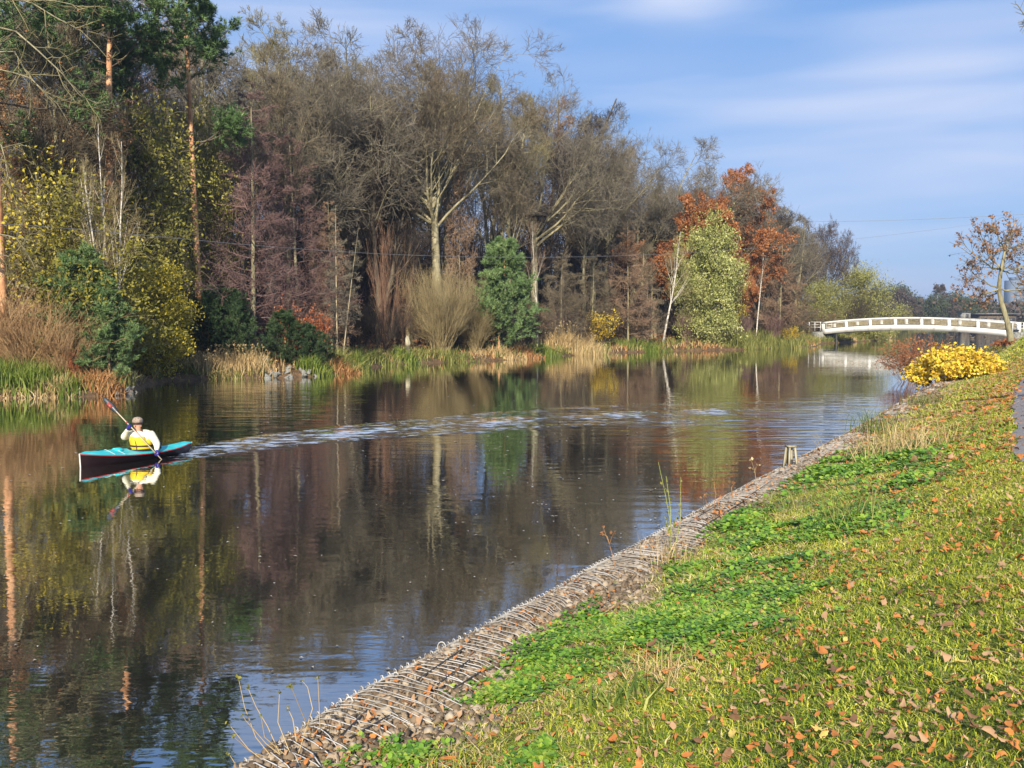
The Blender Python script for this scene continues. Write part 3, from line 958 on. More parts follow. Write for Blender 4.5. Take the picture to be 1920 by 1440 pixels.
# ------------------------------------------------------------------ tree kinds
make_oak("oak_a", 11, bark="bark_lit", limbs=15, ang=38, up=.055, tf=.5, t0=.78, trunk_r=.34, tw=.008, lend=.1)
make_oak("oak_b", 12, tw=.012, lend=.12, limbs=8, ang=40, tf=.48, twig="twig_grey", bark="bark")
make_oak("oak_orange", 13, limbs=10, ang=46, tf=.3, leaf="leaf_orange", nleaf=30, fine=False, H0=16, lsize=.17)
make_oak("oak_round", 14, limbs=11, ang=44, tf=.34, H0=15, twig="twig_grey", bark="bark")
make_oak("oak_dark", 15, limbs=14, ang=40, tf=.28, H0=11, twig="twig_dark", bark="bark_dark", leaf="leaf_brown", nleaf=1, lsize=.12)
make_oak("oak_brown", 16, limbs=10, ang=46, tf=.4, H0=15, leaf="leaf_brown", nleaf=7, fine=False, lsize=.16)
make_wood("wood_a", 21, bark="bark", ang=32, up=.11)
make_wood("wood_b", 22, twig="twig_grey", bark="bark", ang=34, t0=.32)
make_wood("wood_c", 23, twig="twig_olive", bark="bark", ang=42, t0=.45, up=.06)
make_wood("wood_d", 24, twig="twig_dark", ang=30, t0=.25, multi=2)
make_wood("wood_e", 25, twig="twig_rust", bark="bark_dark", t0=.3, leaf="leaf_brown", nleaf=1)
make_larch("larch_purple", 31, "twig_purple")
make_larch("larch_brown", 32, "twig_rust", H0=9, spread=.30, k1=44, t0=.1, r=.08)
make_larch("larch_brown_b", 33, "twig_brown", H0=9, spread=.36, k1=38, t0=.14, r=.08, up=.0)
make_larch("sapling", 34, "twig_grey", bark="bark_tan", H0=9, spread=.16, k1=26, t0=.3, dens=3, r=.06)
make_birch("birch", 41)
make_birch("birch_multi", 42, multi=4, H0=14, twig="twig_tan")
make_birch("birch_lean", 43, H0=12, twig="twig_tan", lean=(.22, 0))
make_pine("pine_tall", 51, k1=17, t0=.55, tufts=5, wander=.010, L1=.19)
make_pine("pine_wide", 52, t0=.62, k1=24, L1=.27, H0=22, wander=.015)
make_young_pine("pine_blue", 61, H0=7, spread=.36, dens=10, k1=60)
make_young_pine("pine_blue_b", 62, H0=6, spread=.36)
make_young_pine("pine_dark", 63, H0=5, mat="needle_dark", spread=.46, k1=40)
make_bush("bush_tan", 71, H0=7, stems=150, spread=36, twig="twig_tan", k2=12, k3=5)
make_bush("bush_rust", 72, H0=5, stems=16, spread=26, twig="twig_red", r=.018)
make_bush("bush_purple", 73, H0=5, stems=60, spread=28, twig="twig_purple")
make_bush("bush_dark", 74, H0=5, stems=50, spread=40, twig="twig_dark", k2=8)
make_bush("bush_brown", 75, H0=4, stems=60, spread=42, twig="twig_brown", leaf="leaf_brown", nleaf=1, lsize=.09)
make_bush("bush_red_leaf", 76, H0=4, stems=20, spread=34, twig="twig_dark", leaf="leaf_red", nleaf=4, lsize=.14, k2=8, k3=3, laspect=.8)
make_bush("bush_gold", 77, H0=3, stems=40, spread=36, twig="twig_dark", leaf="leaf_gold", nleaf=2, lsize=.13)
make_bush("reed_bush", 78, H0=4, stems=120, spread=30, twig="twig_ginger", k2=6, k3=3, r=.015)
make_leafy("shrub_yellow", 81, 7.0, 4.8, "leaf_yellow", nclump=170, per=85, lsize=.17, twig="twig_olive", low=.0, cl=.38)
make_leafy("tree_yellowgreen", 82, 11, 6.5, "leaf_yellowgreen", nclump=150, per=75, lsize=.20, cl=.6, low=.1, shape="dome")
make_leafy("tree_olive", 83, 14, 4.6, "leaf_olive", nclump=120, per=60, lsize=.20, cl=.6, low=.15)
make_leafy("willow_pale", 84, 13, 6.2, "leaf_willow", nclump=190, per=95, lsize=.25, cl=.48, low=.0, aspect=.38)
make_leafy("willow_green", 85, 9, 8, "leaf_willow2", nclump=230, per=110, lsize=.20, cl=.7, low=.0, shape="dome")
make_leafy("far_round", 86, 14, 12, "leaf_olive", nclump=110, per=50, lsize=.5, cl=1.1, low=.0, shape="dome")
make_leafy("tree_gold_sparse", 87, 8, 3.6, "leaf_yellow", nclump=46, per=45, lsize=.14, cl=.5, low=.25)

# ------------------------------------------------------------------ the near trees, left to right
T = plant
T("pine_tall", "pine_tree", "tall pine with thick orange trunk cut by the left edge of the photo", "pine tree", 4, 2.6, -260, xy=1.05, rz=.4)
T("pine_wide", "pine_tree", "broad dark crowned pine left of the slender orange trunk", "pine tree", 205, 10, -110, xy=1.2, rz=1.0)
T("pine_wide", "pine_tree", "pine with flat needle sprays high behind the broad crowned pine", "pine tree", 120, 15, -120, xy=1.0, rz=4.0)
T("pine_tall", "pine_tree", "slender pine with bare bright orange trunk above the yellow shrub", "pine tree", 374, 3.2, -95, xy=.88, rz=2.2)
T("oak_brown", "oak_tree", "oak holding rusty brown leaves behind the birch on the far left", "oak tree", 80, 9, 120, xy=.75)
T("birch_multi", "birch_tree", "white multi stemmed birch rising out of yellow green leaves", "birch tree", 208, 3.2, 205, xy=.62, rz=.7)
T("tree_yellowgreen", "willow_tree", "yellow green leafy tree around the foot of the white birch", "tree", 165, 4.0, 322, xy=1.05)
T("tree_gold_sparse", "young_tree", "thin young tree with sparse gold leaves at the left edge", "tree", 72, 4.5, 265, xy=1.0)
T("tree_olive", "ash_tree", "olive leaved upright tree left of the orange pine trunk", "tree", 300, 4, 170, xy=1.0)
T("tree_olive", "ash_tree", "olive leaved tree with loose top right of the orange pine trunk", "tree", 400, 6, 180, xy=.6, rz=2.0)
T("shrub_yellow", "yellow_shrub", "tall bright yellow green shrub hanging over the water", "shrub", 292, 1.6, 488, xy=.95)
T("pine_blue_b", "young_pine", "bushy blue green young pine between reeds and yellow shrub", "young pine", 155, 2.4, 458, xy=1.15)
T("pine_blue_b", "young_pine", "smaller blue green young pine tucked right of the bushy one", "young pine", 203, 1.8, 520, xy=1.0, rz=4.1)
T("reed_bush", "dead_brush", "reddish brown brush of bare stems above the green reeds", "brush", 55, 1.8, 540, xy=1.5)
T("reed_bush", "dead_brush", "reddish brown brush at the far left edge of the bank", "brush", -25, 2.2, 520, xy=1.4, rz=.5)
T("reed_bush", "dead_brush", "low tan brush in front of the bushy young pine", "brush", 118, 1.6, 590, xy=1.3, rz=2.9)
T("bush_red_leaf", "low_shrub", "low red leaved shrub beside the tan brush and young pine", "shrub", 140, 1.2, 655, xy=.6, rz=2.9)
T("larch_purple", "larch_tree", "tall larch with straight pale trunk and purple twigs", "larch tree", 475, 4.5, 148, xy=1.05)
T("larch_purple", "larch_tree", "shorter purple twigged larch behind the tall straight larch", "larch tree", 560, 8, 240, xy=1.0, rz=1.1)
T("larch_purple", "larch_tree", "purple larch half hidden between the white birch and orange pine", "larch tree", 250, 11, 160, xy=.9, rz=5.1)
T("pine_dark", "young_pine", "dark green young pine right of the yellow shrub", "young pine", 388, 2.6, 535, xy=1.05)
T("pine_dark", "young_pine", "dark green young pine at the foot of the tall larch", "young pine", 440, 2.2, 540, xy=.95, rz=2.0)
T("pine_dark", "young_pine", "low dark green pine under the red oak leaves", "young pine", 535, 2.4, 580, xy=1.25, rz=4.0)
T("pine_dark", "young_pine", "small dark green pine right of the red oak leaves", "young pine", 585, 1.6, 606, xy=1.25, rz=3.0)
T("bush_red_leaf", "oak_sapling", "oak sapling with bright red orange leaves above dark pines", "oak sapling", 556, 2.4, 566, xy=.62)
T("bush_red_leaf", "oak_sapling", "small red leaved oak sapling right of the bright one", "oak sapling", 604, 2.9, 568, xy=.45, rz=2.0)
T("sapling", "thin_tree", "thin upright pale sapling right of the larches", "sapling", 632, 3, 385, xy=.9)
T("larch_brown", "brown_larch", "young brown larch top behind the thin pale sapling", "larch tree", 622, 7, 378, xy=.8)
T("sapling", "thin_tree", "thin pale sapling leaning right above the rusty grasses", "sapling", 640, 2.6, 425, xy=.8, rz=1.0, lean=.13)
T("bush_rust", "rust_shrub", "narrow rust coloured shrub left of the big bare oak", "shrub", 722, 6, 405, xy=.42)
T("bush_rust", "rust_shrub", "short rust coloured shrub beside the tan willow bush", "shrub", 758, 5, 490, xy=.4, rz=1.4)
T("bush_tan", "willow_bush", "wide fan of bare tan willow stems below the big oak", "willow bush", 828, 2.4, 500, xy=.95)
T("bush_tan", "willow_bush", "lower fan of tan willow stems beside the green pine", "willow bush", 893, 2.6, 556, xy=.95, rz=2.0)
T("oak_a", "bare_oak", "biggest bare oak with wide fan crown and lit trunk", "oak tree", 820, 7.5, 38, xy=1.05, rz=.9)
T("larch_brown", "ivy_trunk_tree", "straight trunk bristling with short shoots right of the big oak", "larch tree", 862, 8, 240, xy=.42, rz=2.0)
T("oak_b", "bare_oak", "bare oak with forked trunk left of the biggest oak", "oak tree", 768, 13, 95, xy=.7, rz=3.0)
T("wood_c", "bare_tree", "bare tree with pale knotty trunk behind the green pine", "tree", 958, 11, 150, xy=.8, rz=1.0)
PLAT = T("oak_b", "bare_oak", "bare oak with a wooden platform round its trunk", "oak tree", 1002, 12, 132, xy=.86, rz=0.6)
T("oak_b", "bare_oak", "bare oak with fine crown on the slope of the treeline right of the platform oak", "oak tree", 1112, 15, 222, xy=.85, rz=2.0)
T("oak_round", "bare_oak", "rounded bare crown where the treeline steps down left of the orange oak", "oak tree", 1180, 17, 268, xy=1.0, rz=4.0)
T("oak_b", "bare_oak", "small bare oak just left of the orange oak", "oak tree", 1228, 18, 330, xy=.7, rz=5.0)
T("oak_round", "bare_oak", "broad bare crown on the skyline right of the slender orange pine", "oak tree", 520, 19, 48, xy=.95, rz=.5)
T("oak_b", "bare_oak", "fine bare crown on the skyline above the red oak sapling", "oak tree", 590, 22, 72, xy=.85, rz=1.5)
T("oak_round", "bare_oak", "fine bare crown on the skyline just left of the biggest oak", "oak tree", 655, 20, 92, xy=.85, rz=2.5)
T("pine_blue", "young_pine", "full blue green pine standing alone right of the tan willow bush", "young pine", 935, 2.4, 446, xy=1.12)
T("birch", "birch_tree", "slim birch with fine twigs right of the green pine", "birch tree", 1008, 3.2, 408, xy=.62)
T("larch_brown_b", "brown_larch", "wide spreading brown larch next to the slim birch", "larch tree", 1052, 3.4, 475, xy=1.0)
T("larch_brown_b", "brown_larch", "brown larch behind the pinkish reeds", "larch tree", 1110, 5.5, 470, xy=1.0, rz=2.0)
T("larch_brown", "brown_larch", "tallest brown larch standing left of the leaning white birch", "larch tree", 1178, 3.4, 416, xy=1.05)
T("larch_brown_b", "brown_larch", "low brown larch right below the tallest brown one", "larch tree", 1215, 3.0, 510, xy=1.05, rz=3.0)
T("birch_lean", "birch_tree", "leaning white birch beside the pale green willow", "birch tree", 1243, 2.8, 440, xy=.9, rz=0)
T("willow_pale", "willow_tree", "thin pale green willow behind the leaning birch", "willow tree", 1290, 5.5, 408, xy=.55, rz=1.0)
T("willow_pale", "willow_tree", "dense silvery green willow reaching down to the water", "willow tree", 1342, 1.5, 392, xy=.82)
T("bush_gold", "gold_shrub", "small shrub with golden leaves above the reeds", "shrub", 1128, 2.6, 582, xy=1.0)
T("oak_orange", "oak_tree", "big orange leaved oak behind the silvery willow", "oak tree", 1322, 10, 312, xy=.92, rz=1.3)
T("oak_orange", "oak_tree", "orange leaved oak low on the right of the silvery willow", "oak tree", 1372, 6, 440, xy=.55, rz=3.0)
T("tree_gold_sparse", "young_tree", "small yellow leaved tree on the right flank of the silvery willow", "tree", 1372, 2.8, 520, xy=1.0)
T("oak_round", "bare_tree", "rounded bare tree right of the orange oak", "tree", 1425, 16, 322, xy=1.0, rz=1.3)
T("birch", "birch_tree", "slender white birch right of the orange oak", "birch tree", 1418, 3.5, 450, xy=.8, rz=1.0)
T("larch_brown", "brown_larch", "brown larch at the right end of the bank", "larch tree", 1462, 4, 448, xy=1.0)
T("larch_brown_b", "brown_larch", "lower brown larch between the white birch and the bridge", "larch tree", 1492, 3, 500, xy=1.05, rz=2.0)
T("oak_dark", "dark_oak", "dark branched tree above the left end of the bridge", "tree", pos=(51.2, 159, .8), u=1540, top=412, xy=.55, rz=2.2)
T("willow_green", "green_shrub", "round yellow green shrub at the left end of the bridge", "shrub", pos=(45.0, 139.5, .7), u=1525, top=522, xy=1.05, rz=2.2)
T("willow_green", "green_willow", "big round olive willow behind the left half of the bridge", "willow tree", pos=(53.2, 146, .5), u=1610, top=494, xy=1.0, rz=.2)
T("willow_green", "green_shrub", "low olive bush hanging over the water under the bridge", "shrub", pos=(66.8, 172, .3), u=1660, top=600, xy=1.4, rz=1.2)
T("bush_gold", "gold_shrub", "yellowish shrub on the shore left of the bridge end", "shrub", 1480, 2.2, 610, xy=1.0)
T("bush_brown", "brown_brush", "reddish brown brush at the bridge's left abutment", "brush", pos=(43.5, 136.5, .6), u=1520, top=575, xy=1.4)
T("bush_dark", "dark_brush", "dark brown brush beneath the dark branched tree", "brush", pos=(48.5, 141, .6), u=1545, top=540, xy=1.4, rz=2)

LANDMARKS = [(60, "thick orange pine"), (160, "bushy blue green young pine"), (240, "white multi stemmed birch"), (340, "bright yellow green shrub"), (420, "slender orange pine trunk"),
             (510, "tall straight larch"), (600, "red oak sapling"), (680, "thin pale saplings"), (745, "narrow rust coloured shrub"), (800, "pale stump"), (850, "biggest bare oak"), (905, "lower tan willow fan"),
             (970, "full blue green pine"), (1030, "oak with the platform"), (1080, "wide brown larch"), (1145, "golden shrub"), (1210, "tallest brown larch"), (1270, "leaning white birch"), (1390, "silvery willow"),
             (1440, "slender white birch"), (9999, "last brown larch")]
USED = {}


def placed_label(what, where, u):
    mark = next(n for lim, n in LANDMARKS if u < lim)
    base = what + " " + where + " behind the " + mark
    k = USED[base] = USED.get(base, 0) + 1
    return base + ("" if k == 1 else ", further right" if k == 2 else ", furthest right" if k == 3 else ", rightmost of " + str(k))


# the deep wood behind: bare trees by the dozen
sky_u = [-400, 0, 430, 480, 560, 640, 700, 900, 950, 1100, 1130, 1200, 1240, 1300, 1400, 1480, 1500, 1600]
sky_v = [-80, -70, 0, 30, 58, 90, 105, 115, 150, 205, 240, 285, 335, 345, 350, 375, 420, 470]
rng = np.random.default_rng(77)
kinds = ["wood_a", "wood_b", "wood_c", "wood_d", "wood_e"]
desc = {"wood_a": "bare brown tree", "wood_b": "bare greyish tree",
        "wood_c": "bare olive tree", "wood_d": "dark forked tree",
        "wood_e": "bare rusty tree"}
for row, (off, step, drop) in enumerate([(9, 5.6, 60), (15, 4.6, 15), (24, 4.5, 0), (36, 5.5, 5)]):
    u = -60 + row * 10
    while u < 1490:
        D = shore_depth(u) + off + rng.normal() * 1.5
        v = np.interp(u, sky_u, sky_v) + drop * (.3 + rng.random()) + abs(rng.normal()) * 16
        if row == 0 and rng.random() < .25: v += 110
        k = kinds[rng.choice(5, p=[.27, .26, .22, .17, .08])]
        if not (row == 0 and (770 < u < 870 or 350 < u < 400 or 985 < u < 1020)):
            T(k, "bare_tree", placed_label(desc[k], ["in the first row", "in the second row", "in the third row", "in the rearmost row"][row], u), "tree", u, D - shore_depth(u), v, rz=rng.random() * 6.28, xy=.85 + .3 * rng.random(), group={"a": "brown", "b": "greyish", "c": "olive brown", "d": "dark forked", "e": "rusty"}[k[-1]] + " bare trees of the deep wood")
        u += step * F / D * (.8 + .4 * rng.random())


# understorey between the trunks: shrubs one could walk up to
for row, (off, step) in enumerate([(5.5, 4.6), (10, 4.2), (18, 4.5)]):
    u = -70 + row * 15
    while u < 1500:
        D = shore_depth(u) + off + rng.normal() * .8
        k = rng.choice(["bush_purple", "bush_dark", "bush_brown", "bush_rust"], p=[.3, .3, .3, .1] if u > 420 else [.1, .4, .45, .05])
        nm = {"bush_purple": "purplish", "bush_dark": "dark", "bush_brown": "brown", "bush_rust": "rust coloured"}[k]
        T(k, "undergrowth_shrub", placed_label(nm + " shrub", ["at the front", "midway", "deep"][row] + " in the undergrowth", u), "shrub", u, D - shore_depth(u), h=2.2 + 2.2 * rng.random() + row * .9, rz=rng.random() * 6, xy=1.1 + .3 * rng.random(),
          group=nm + " shrubs of the undergrowth")
        u += step * F / D * (.7 + .6 * rng.random())


def deep_wood():
    """the solid depth of the wood where no single tree can be told apart"""
    r = np.random.default_rng(5)
    mb = MB()
    n = 5200
    u = r.random(n) * 1750 - 250
    off = 44 + 28 * r.random(n)
    D = np.array([shore_depth(q) for q in u]) + off
    x = (u - 960) / F * D
    hh = 9 + 9 * r.random(n)
    P0 = np.stack([x, D, 1.2 + 0 * x], 1)
    P = polyl(r, P0, np.tile([0, 0, 1.0], (n, 1)), hh, 6, .12, .08)
    mb.tubes(P, taper(.05 + .08 * r.random(n), .25, 6, n), 4)
    p, d, L2, r2, t = spawn(r, P, taper(np.full(n, .06), .3, 6, n), hh, 7, .1, 1, 45, 15, c_(.2), .5)
    P = polyl(r, p, d, L2, 3, .2, .08)
    mb.tubes(P, taper(np.full(len(p), .035), .4, 3, len(p)), 3)
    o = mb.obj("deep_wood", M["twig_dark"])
    tag(o, "far depth of the bare wood seen between the trunks", "woodland", kind="stuff")


deep_wood()


# ------------------------------------------------------------------ reeds, grasses and rocks on the left shore
def clump(name, label, cat, u, off, h, w, n, mat, seed, lean=.5, depth=.8, bw=.03, group=None, parts_extra=None):
    r = np.random.default_rng(seed)
    D = shore_depth(u) + off
    c = at(u, 600, D); z = left_ground(c[0], c[1])
    wm = w
    x = r.normal(size=n) * wm * .36; y = r.normal(size=n) * depth * .36
    d, a = LB.dist(c[0] + x, c[1] + y)
    zz = left_z(d, c[0] + x, c[1] + y) - z
    C = np.stack([x, y, np.maximum(zz, -.2 - z)], 1)
    hs = h * (.45 + .6 * r.random(n)) * np.exp(-(x / wm) ** 2 * .8)
    o = empty(name, (c[0], c[1], z)); tag(o, label, cat, group)
    MB().blades(C, hs, bw * (.6 + .8 * r.random(n)), r, lean=lean).obj("blades", mat, o)["kind"] = "stuff"
    if parts_extra:
        m2 = max(8, n // 10)
        k = r.integers(0, n, m2)
        P0 = C[k]; P = polyl(r, P0, unit(r.normal(size=(m2, 3)) * .14 + [0, 0, 1]), hs[k] * 1.25, 4, .05, .02)
        mb = MB().tubes(P, taper(np.full(m2, .012), .6, 4, m2), 3)
        mb.leaves(np.repeat(P[:, -1], 4, 0) + r.normal(size=(m2 * 4, 3)) * .04, .12, r, .5)
        mb.obj("plumes", parts_extra, o)["kind"] = "stuff"
    return o


cl = [
    ("green_reeds", "tall green reeds at the water by the left edge", "reeds", 12, .6, 1.55, 1.3, 420, "reed_green", .35),
    ("green_reeds", "upright green reeds right of those at the left edge", "reeds", 62, .5, 1.35, 1.2, 380, "reed_green", .35),
    ("green_reeds", "small fresh green reed tuft among tan grass", "reeds", 128, .3, .85, .6, 170, "reed_green", .5),
    ("tan_grass", "low dry tan grass at the foot of the green reeds", "grass clump", 35, .15, .45, 3.0, 420, "reed_tan", .9),
    ("tan_grass", "dry tan grass between the reed tufts", "grass clump", 100, .4, .75, 1.3, 330, "reed_tan", .8),
    ("rust_grass", "rusty dry grass beside the dark shore rocks", "grass clump", 175, .7, 1.0, 1.5, 420, "reed_rust", .7),
    ("rust_grass", "small rusty grass tuft right by the rocks", "grass clump", 200, .3, .6, .7, 150, "reed_rust", .8),
    ("olive_grass", "olive grass behind the green reeds", "grass clump", 60, 1.4, 1.5, 2.4, 420, "reed_olive", .6),
    ("tan_reeds", "dry tan reeds left in the row beside the yellow shrub", "reeds", 385, .7, 1.25, 1.9, 420, "reed_tan", .35),
    ("tan_reeds", "dry tan reeds in the middle of the row", "reeds", 430, .8, 1.3, 1.9, 440, "reed_tan", .35),
    ("tan_reeds", "dry tan reeds at the right end of the row by the rocks", "reeds", 475, .8, 1.2, 1.4, 320, "reed_tan", .35),
    ("dark_reeds", "dark green low reeds under the dry tan row", "reeds", 400, .3, .7, 3.0, 320, "reed_olive", .5),
    ("green_grass", "green grass tuft right of the shore rocks", "grass clump", 588, .6, 1.15, 1.3, 380, "reed_green", .6),
    ("green_grass", "arching yellow green grass on the small point", "grass clump", 640, 1.0, 1.5, 1.9, 480, "reed_olive", .9),
    ("rust_grass", "rust brown grass hanging over the water at the small point", "grass clump", 632, .35, 1.0, 1.7, 420, "reed_rust", .9),
    ("green_grass", "green grass at the tip of the small point", "grass clump", 672, .5, 1.2, .9, 240, "reed_green", .8),
    ("pale_reeds", "pale pinkish reeds in front of the wide brown larch", "reeds", 1065, 1.2, 2.1, 3.6, 620, "reed_tan", .5),
    ("pale_reeds", "pale pinkish reeds left of the golden shrub", "reeds", 1100, 1.0, 1.7, 2.8, 420, "reed_tan", .5),
    ("rust_grass", "rust red grass patch at the water right of the green pine", "grass clump", 985, .4, 1.0, 2.0, 300, "reed_rust", .5),
    ("green_reeds", "green reeds right of the rust red grass", "reeds", 1020, .4, 1.25, 2.0, 320, "reed_green", .4),
    ("green_reeds", "dark green reed bed below the brown larches", "reeds", 1080, .4, 1.2, 3.8, 420, "reed_olive", .4),
    ("green_reeds", "green reed bed below the leaning birch", "reeds", 1205, .4, 1.3, 4.4, 420, "reed_green", .5),
    ("olive_grass", "long olive reed bed right of the silvery willow", "reeds", 1440, .6, 2.2, 6.5, 620, "reed_olive", .4),
    ("olive_grass", "olive reed bed at the shore bend before the bridge", "reeds", 1395, .5, 1.9, 3.6, 420, "reed_olive", .4),
    ("tan_grass", "tan grass fringe below the green pine", "grass clump", 945, .5, 1.1, 2.8, 380, "reed_tan", .6),
    ("green_grass", "green sedge at the foot of the tan willow bush", "grass clump", 758, .6, 1.3, 1.6, 260, "reed_green", .5),
    ("olive_grass", "olive sedge fringe under the tan willow bush", "grass clump", 830, .5, 1.0, 4.0, 360, "reed_olive", .6),
    ("olive_grass", "olive sedge between the small point and the green sedge", "grass clump", 715, .5, 1.1, 2.6, 320, "reed_olive", .6),
]
for i, (nm, lb, ct, u, off, h, w, n, mt, ln) in enumerate(cl):
    clump(nm, lb, ct, u, off, h, w, n, M[mt], 200 + i, lean=ln, bw=.028 + .00025 * shore_depth(u), parts_extra=M["reed_tan"] if "reeds" in nm and mt == "reed_tan" else None)


def shore_fringe():
    r = np.random.default_rng(9)
    n = 16000
    a = r.random(n) ** .9 * 190
    d = .1 + 3.6 * r.random(n) ** 1.5
    x, y = LB.pos(a, d)
    z = left_z(d, x, y)
    patch = vnoise(x, y, .8, 4)
    keep = r.random(n) < .35 + .6 * (patch > -.1)
    x, y, z, patch = x[keep], y[keep], z[keep], patch[keep]
    h = (.35 + .6 * r.random(len(x))) * (1 + .5 * patch)
    sc = .02 + .0004 * y
    C = np.stack([x, y, z - .05], 1)
    for m_, sel in (("reed_olive", patch > -.08), ("reed_rust", (patch <= -.08) & (patch > -.18)), ("reed_tan", patch <= -.18)):
        o = MB().blades(C[sel], h[sel], (sc * (.7 + r.random(len(x)) * .8))[sel], r, lean=.9).obj("shore_grass", M[m_])
        tag(o, {"reed_olive": "olive grass fringe along the far canal bank", "reed_rust": "rusty withered ground cover along the far canal bank", "reed_tan": "dry straw grass along the far canal bank"}[m_], "grass", kind="stuff")
    # leaf litter and bramble between the stems
    n = 26000
    a = r.random(n) * 190; d = 1.0 + 22 * r.random(n)
    x, y = LB.pos(a, d); z = left_z(d, x, y) + .5 * r.random(n) ** 2 * smooth(d / 4)
    o = MB().leaves(np.stack([x, y, z + .04], 1), .2, r, .8, flat=.3).obj("leaf_litter", M["leaf_brown"])
    tag(o, "brown leaf litter and bramble on the woodland floor", "leaf litter", kind="stuff")


shore_fringe()


def rock_mesh(seed):
    r = np.random.default_rng(seed)
    th = np.linspace(.05, math.pi - .05, 8); ph = np.arange(11) * 2 * math.pi / 11
    v = np.stack([np.sin(th)[:, None] * np.cos(ph), np.sin(th)[:, None] * np.sin(ph), np.cos(th)[:, None] + 0 * ph], -1)
    for k in range(9):
        n_ = unit(r.normal(size=3)); lim = .45 + .35 * r.random()
        dd = v @ n_; v = v - np.maximum(dd - lim, 0)[..., None] * n_
    v *= np.array([1, .8, .65])
    return MB().rings(v, True, True).mesh("rock", M["rock"])


rocks = [rock_mesh(i) for i in range(5)]
r = np.random.default_rng(31)
for i in range(46):
    if i < 34: u = 495 + 108 * r.random(); dd = -.15 + 1.5 * r.random() ** 1.4; s = .14 + .16 * r.random()
    else: u = 215 + 42 * r.random(); dd = -.15 + .6 * r.random(); s = .10 + .10 * r.random()
    c = at(u, 600, shore_depth(u) + dd)
    o = link("rock", rocks[i % 5]); o.location = (c[0], c[1], left_ground(c[0], c[1]) + s * .25)
    o.rotation_euler = (r.random(), r.random(), r.random() * 6); o.scale = (s * 1.2, s, s * .8)
    if i < 34: tag(o, "grey rock in the heap at the waterline right of the tan reeds", "rock", "grey rocks beside the tan reeds")
    else: tag(o, "grey rock at the waterline left of the yellow shrub", "rock", "grey rocks left of the yellow shrub")
c = at(495, 600, shore_depth(495) + 2.2)
o = link("boulder", rocks[2]); o.location = (c[0], c[1], .85); o.scale = (.42, .35, .42); tag(o, "largest grey boulder above the rock heap", "boulder")
# pale broken stump in the undergrowth
c = at(763, 600, shore_depth(763) + 2.3); zz = left_ground(c[0], c[1])
sr = empty("tree_stump", (c[0], c[1], zz)); tag(sr, "pale broken stump in the undergrowth left of the tan willow bush", "stump")
ang = np.arange(9) * 2 * math.pi / 9
def ringz(rad, z, ox=0): return np.stack([rad * np.cos(ang) + ox, rad * .8 * np.sin(ang), z + .12 * np.sin(ang * 2) * (z > 1)], 1)
MB().rings([ringz(.24, -.2), ringz(.19, .3), ringz(.17, .55, .04), ringz(.16, .75, .05)], caps=True).obj("trunk", M["bark_dark"], sr, True)
MB().rings([ringz(.17, .7, .05), ringz(.2, .9, .06), ringz(.17, 1.15, .02), ringz(.05, 1.4, .0)], caps=True).obj("broken_top", M["wood_post"], sr, True)

# wooden platform round an oak trunk
D = shore_depth(1002) + 12
c = at(1000, 405, D)
pr = empty("tree_platform", tuple(c)); tag(pr, "dark wooden platform fixed round a bare oak trunk high up", "platform")
rotz = Matrix.Rotation(.3, 3, 'Z')
mb = MB()
for k in range(9): mb.box((-1.1 + k * .275, 0, 0), (.25, 1.9, .07))
mb.obj("deck", M["bark_dark"], pr)
for sx in (-1, 1):
    MB().tubes([[sx * .95, -.5, -.05], [sx * .3, -.2, -1.5]], [.06, .06], 6).obj("brace", M["bark_tan"], pr)
MB().box((0, -.93, .22), (2.3, .05, .10)).box((0, .93, .22), (2.3, .05, .10)).box((-1.12, 0, .22), (.05, 1.9, .1)).box((1.12, 0, .22), (.05, 1.9, .1)).obj("edge_board", M["bark_dark"], pr)
MB().tubes([[0, 0, .3], [0, .02, .55]], [.42, .40], 12).obj("trunk_padding", M["bark_tan"], pr)


# ------------------------------------------------------------------ cables over the canal
def cable(pts, rad, label):
    pts = np.array(pts)
    tt = np.linspace(0, 1, 60)
    k = np.linspace(0, 1, len(pts))
    co = [np.polyfit(k, pts[:, i], 3 if len(pts) > 4 else 2) for i in range(3)]
    P = np.stack([np.polyval(c_i, tt) for c_i in co], 1)
    o = MB().tubes(P, np.full(60, rad), 5).obj("cable", M["cable"])
    tag(o, label, "cable")


cable([at(-250, 412, 26), at(0, 436, 31), at(250, 452, 36), at(450, 462, 41), at(800, 471, 52), at(1100, 474, 64), at(1300, 471, 74), at(1600, 452, 92), at(1810, 427, 108), at(2100, 375, 128)], .010, "lower grey cable sagging across the canal in front of the trees")
cable([at(1450, 414, 170), at(1650, 413, 170), at(1800, 408, 170), at(2100, 390, 170)], .03, "upper thin cable crossing the open sky over the bridge")


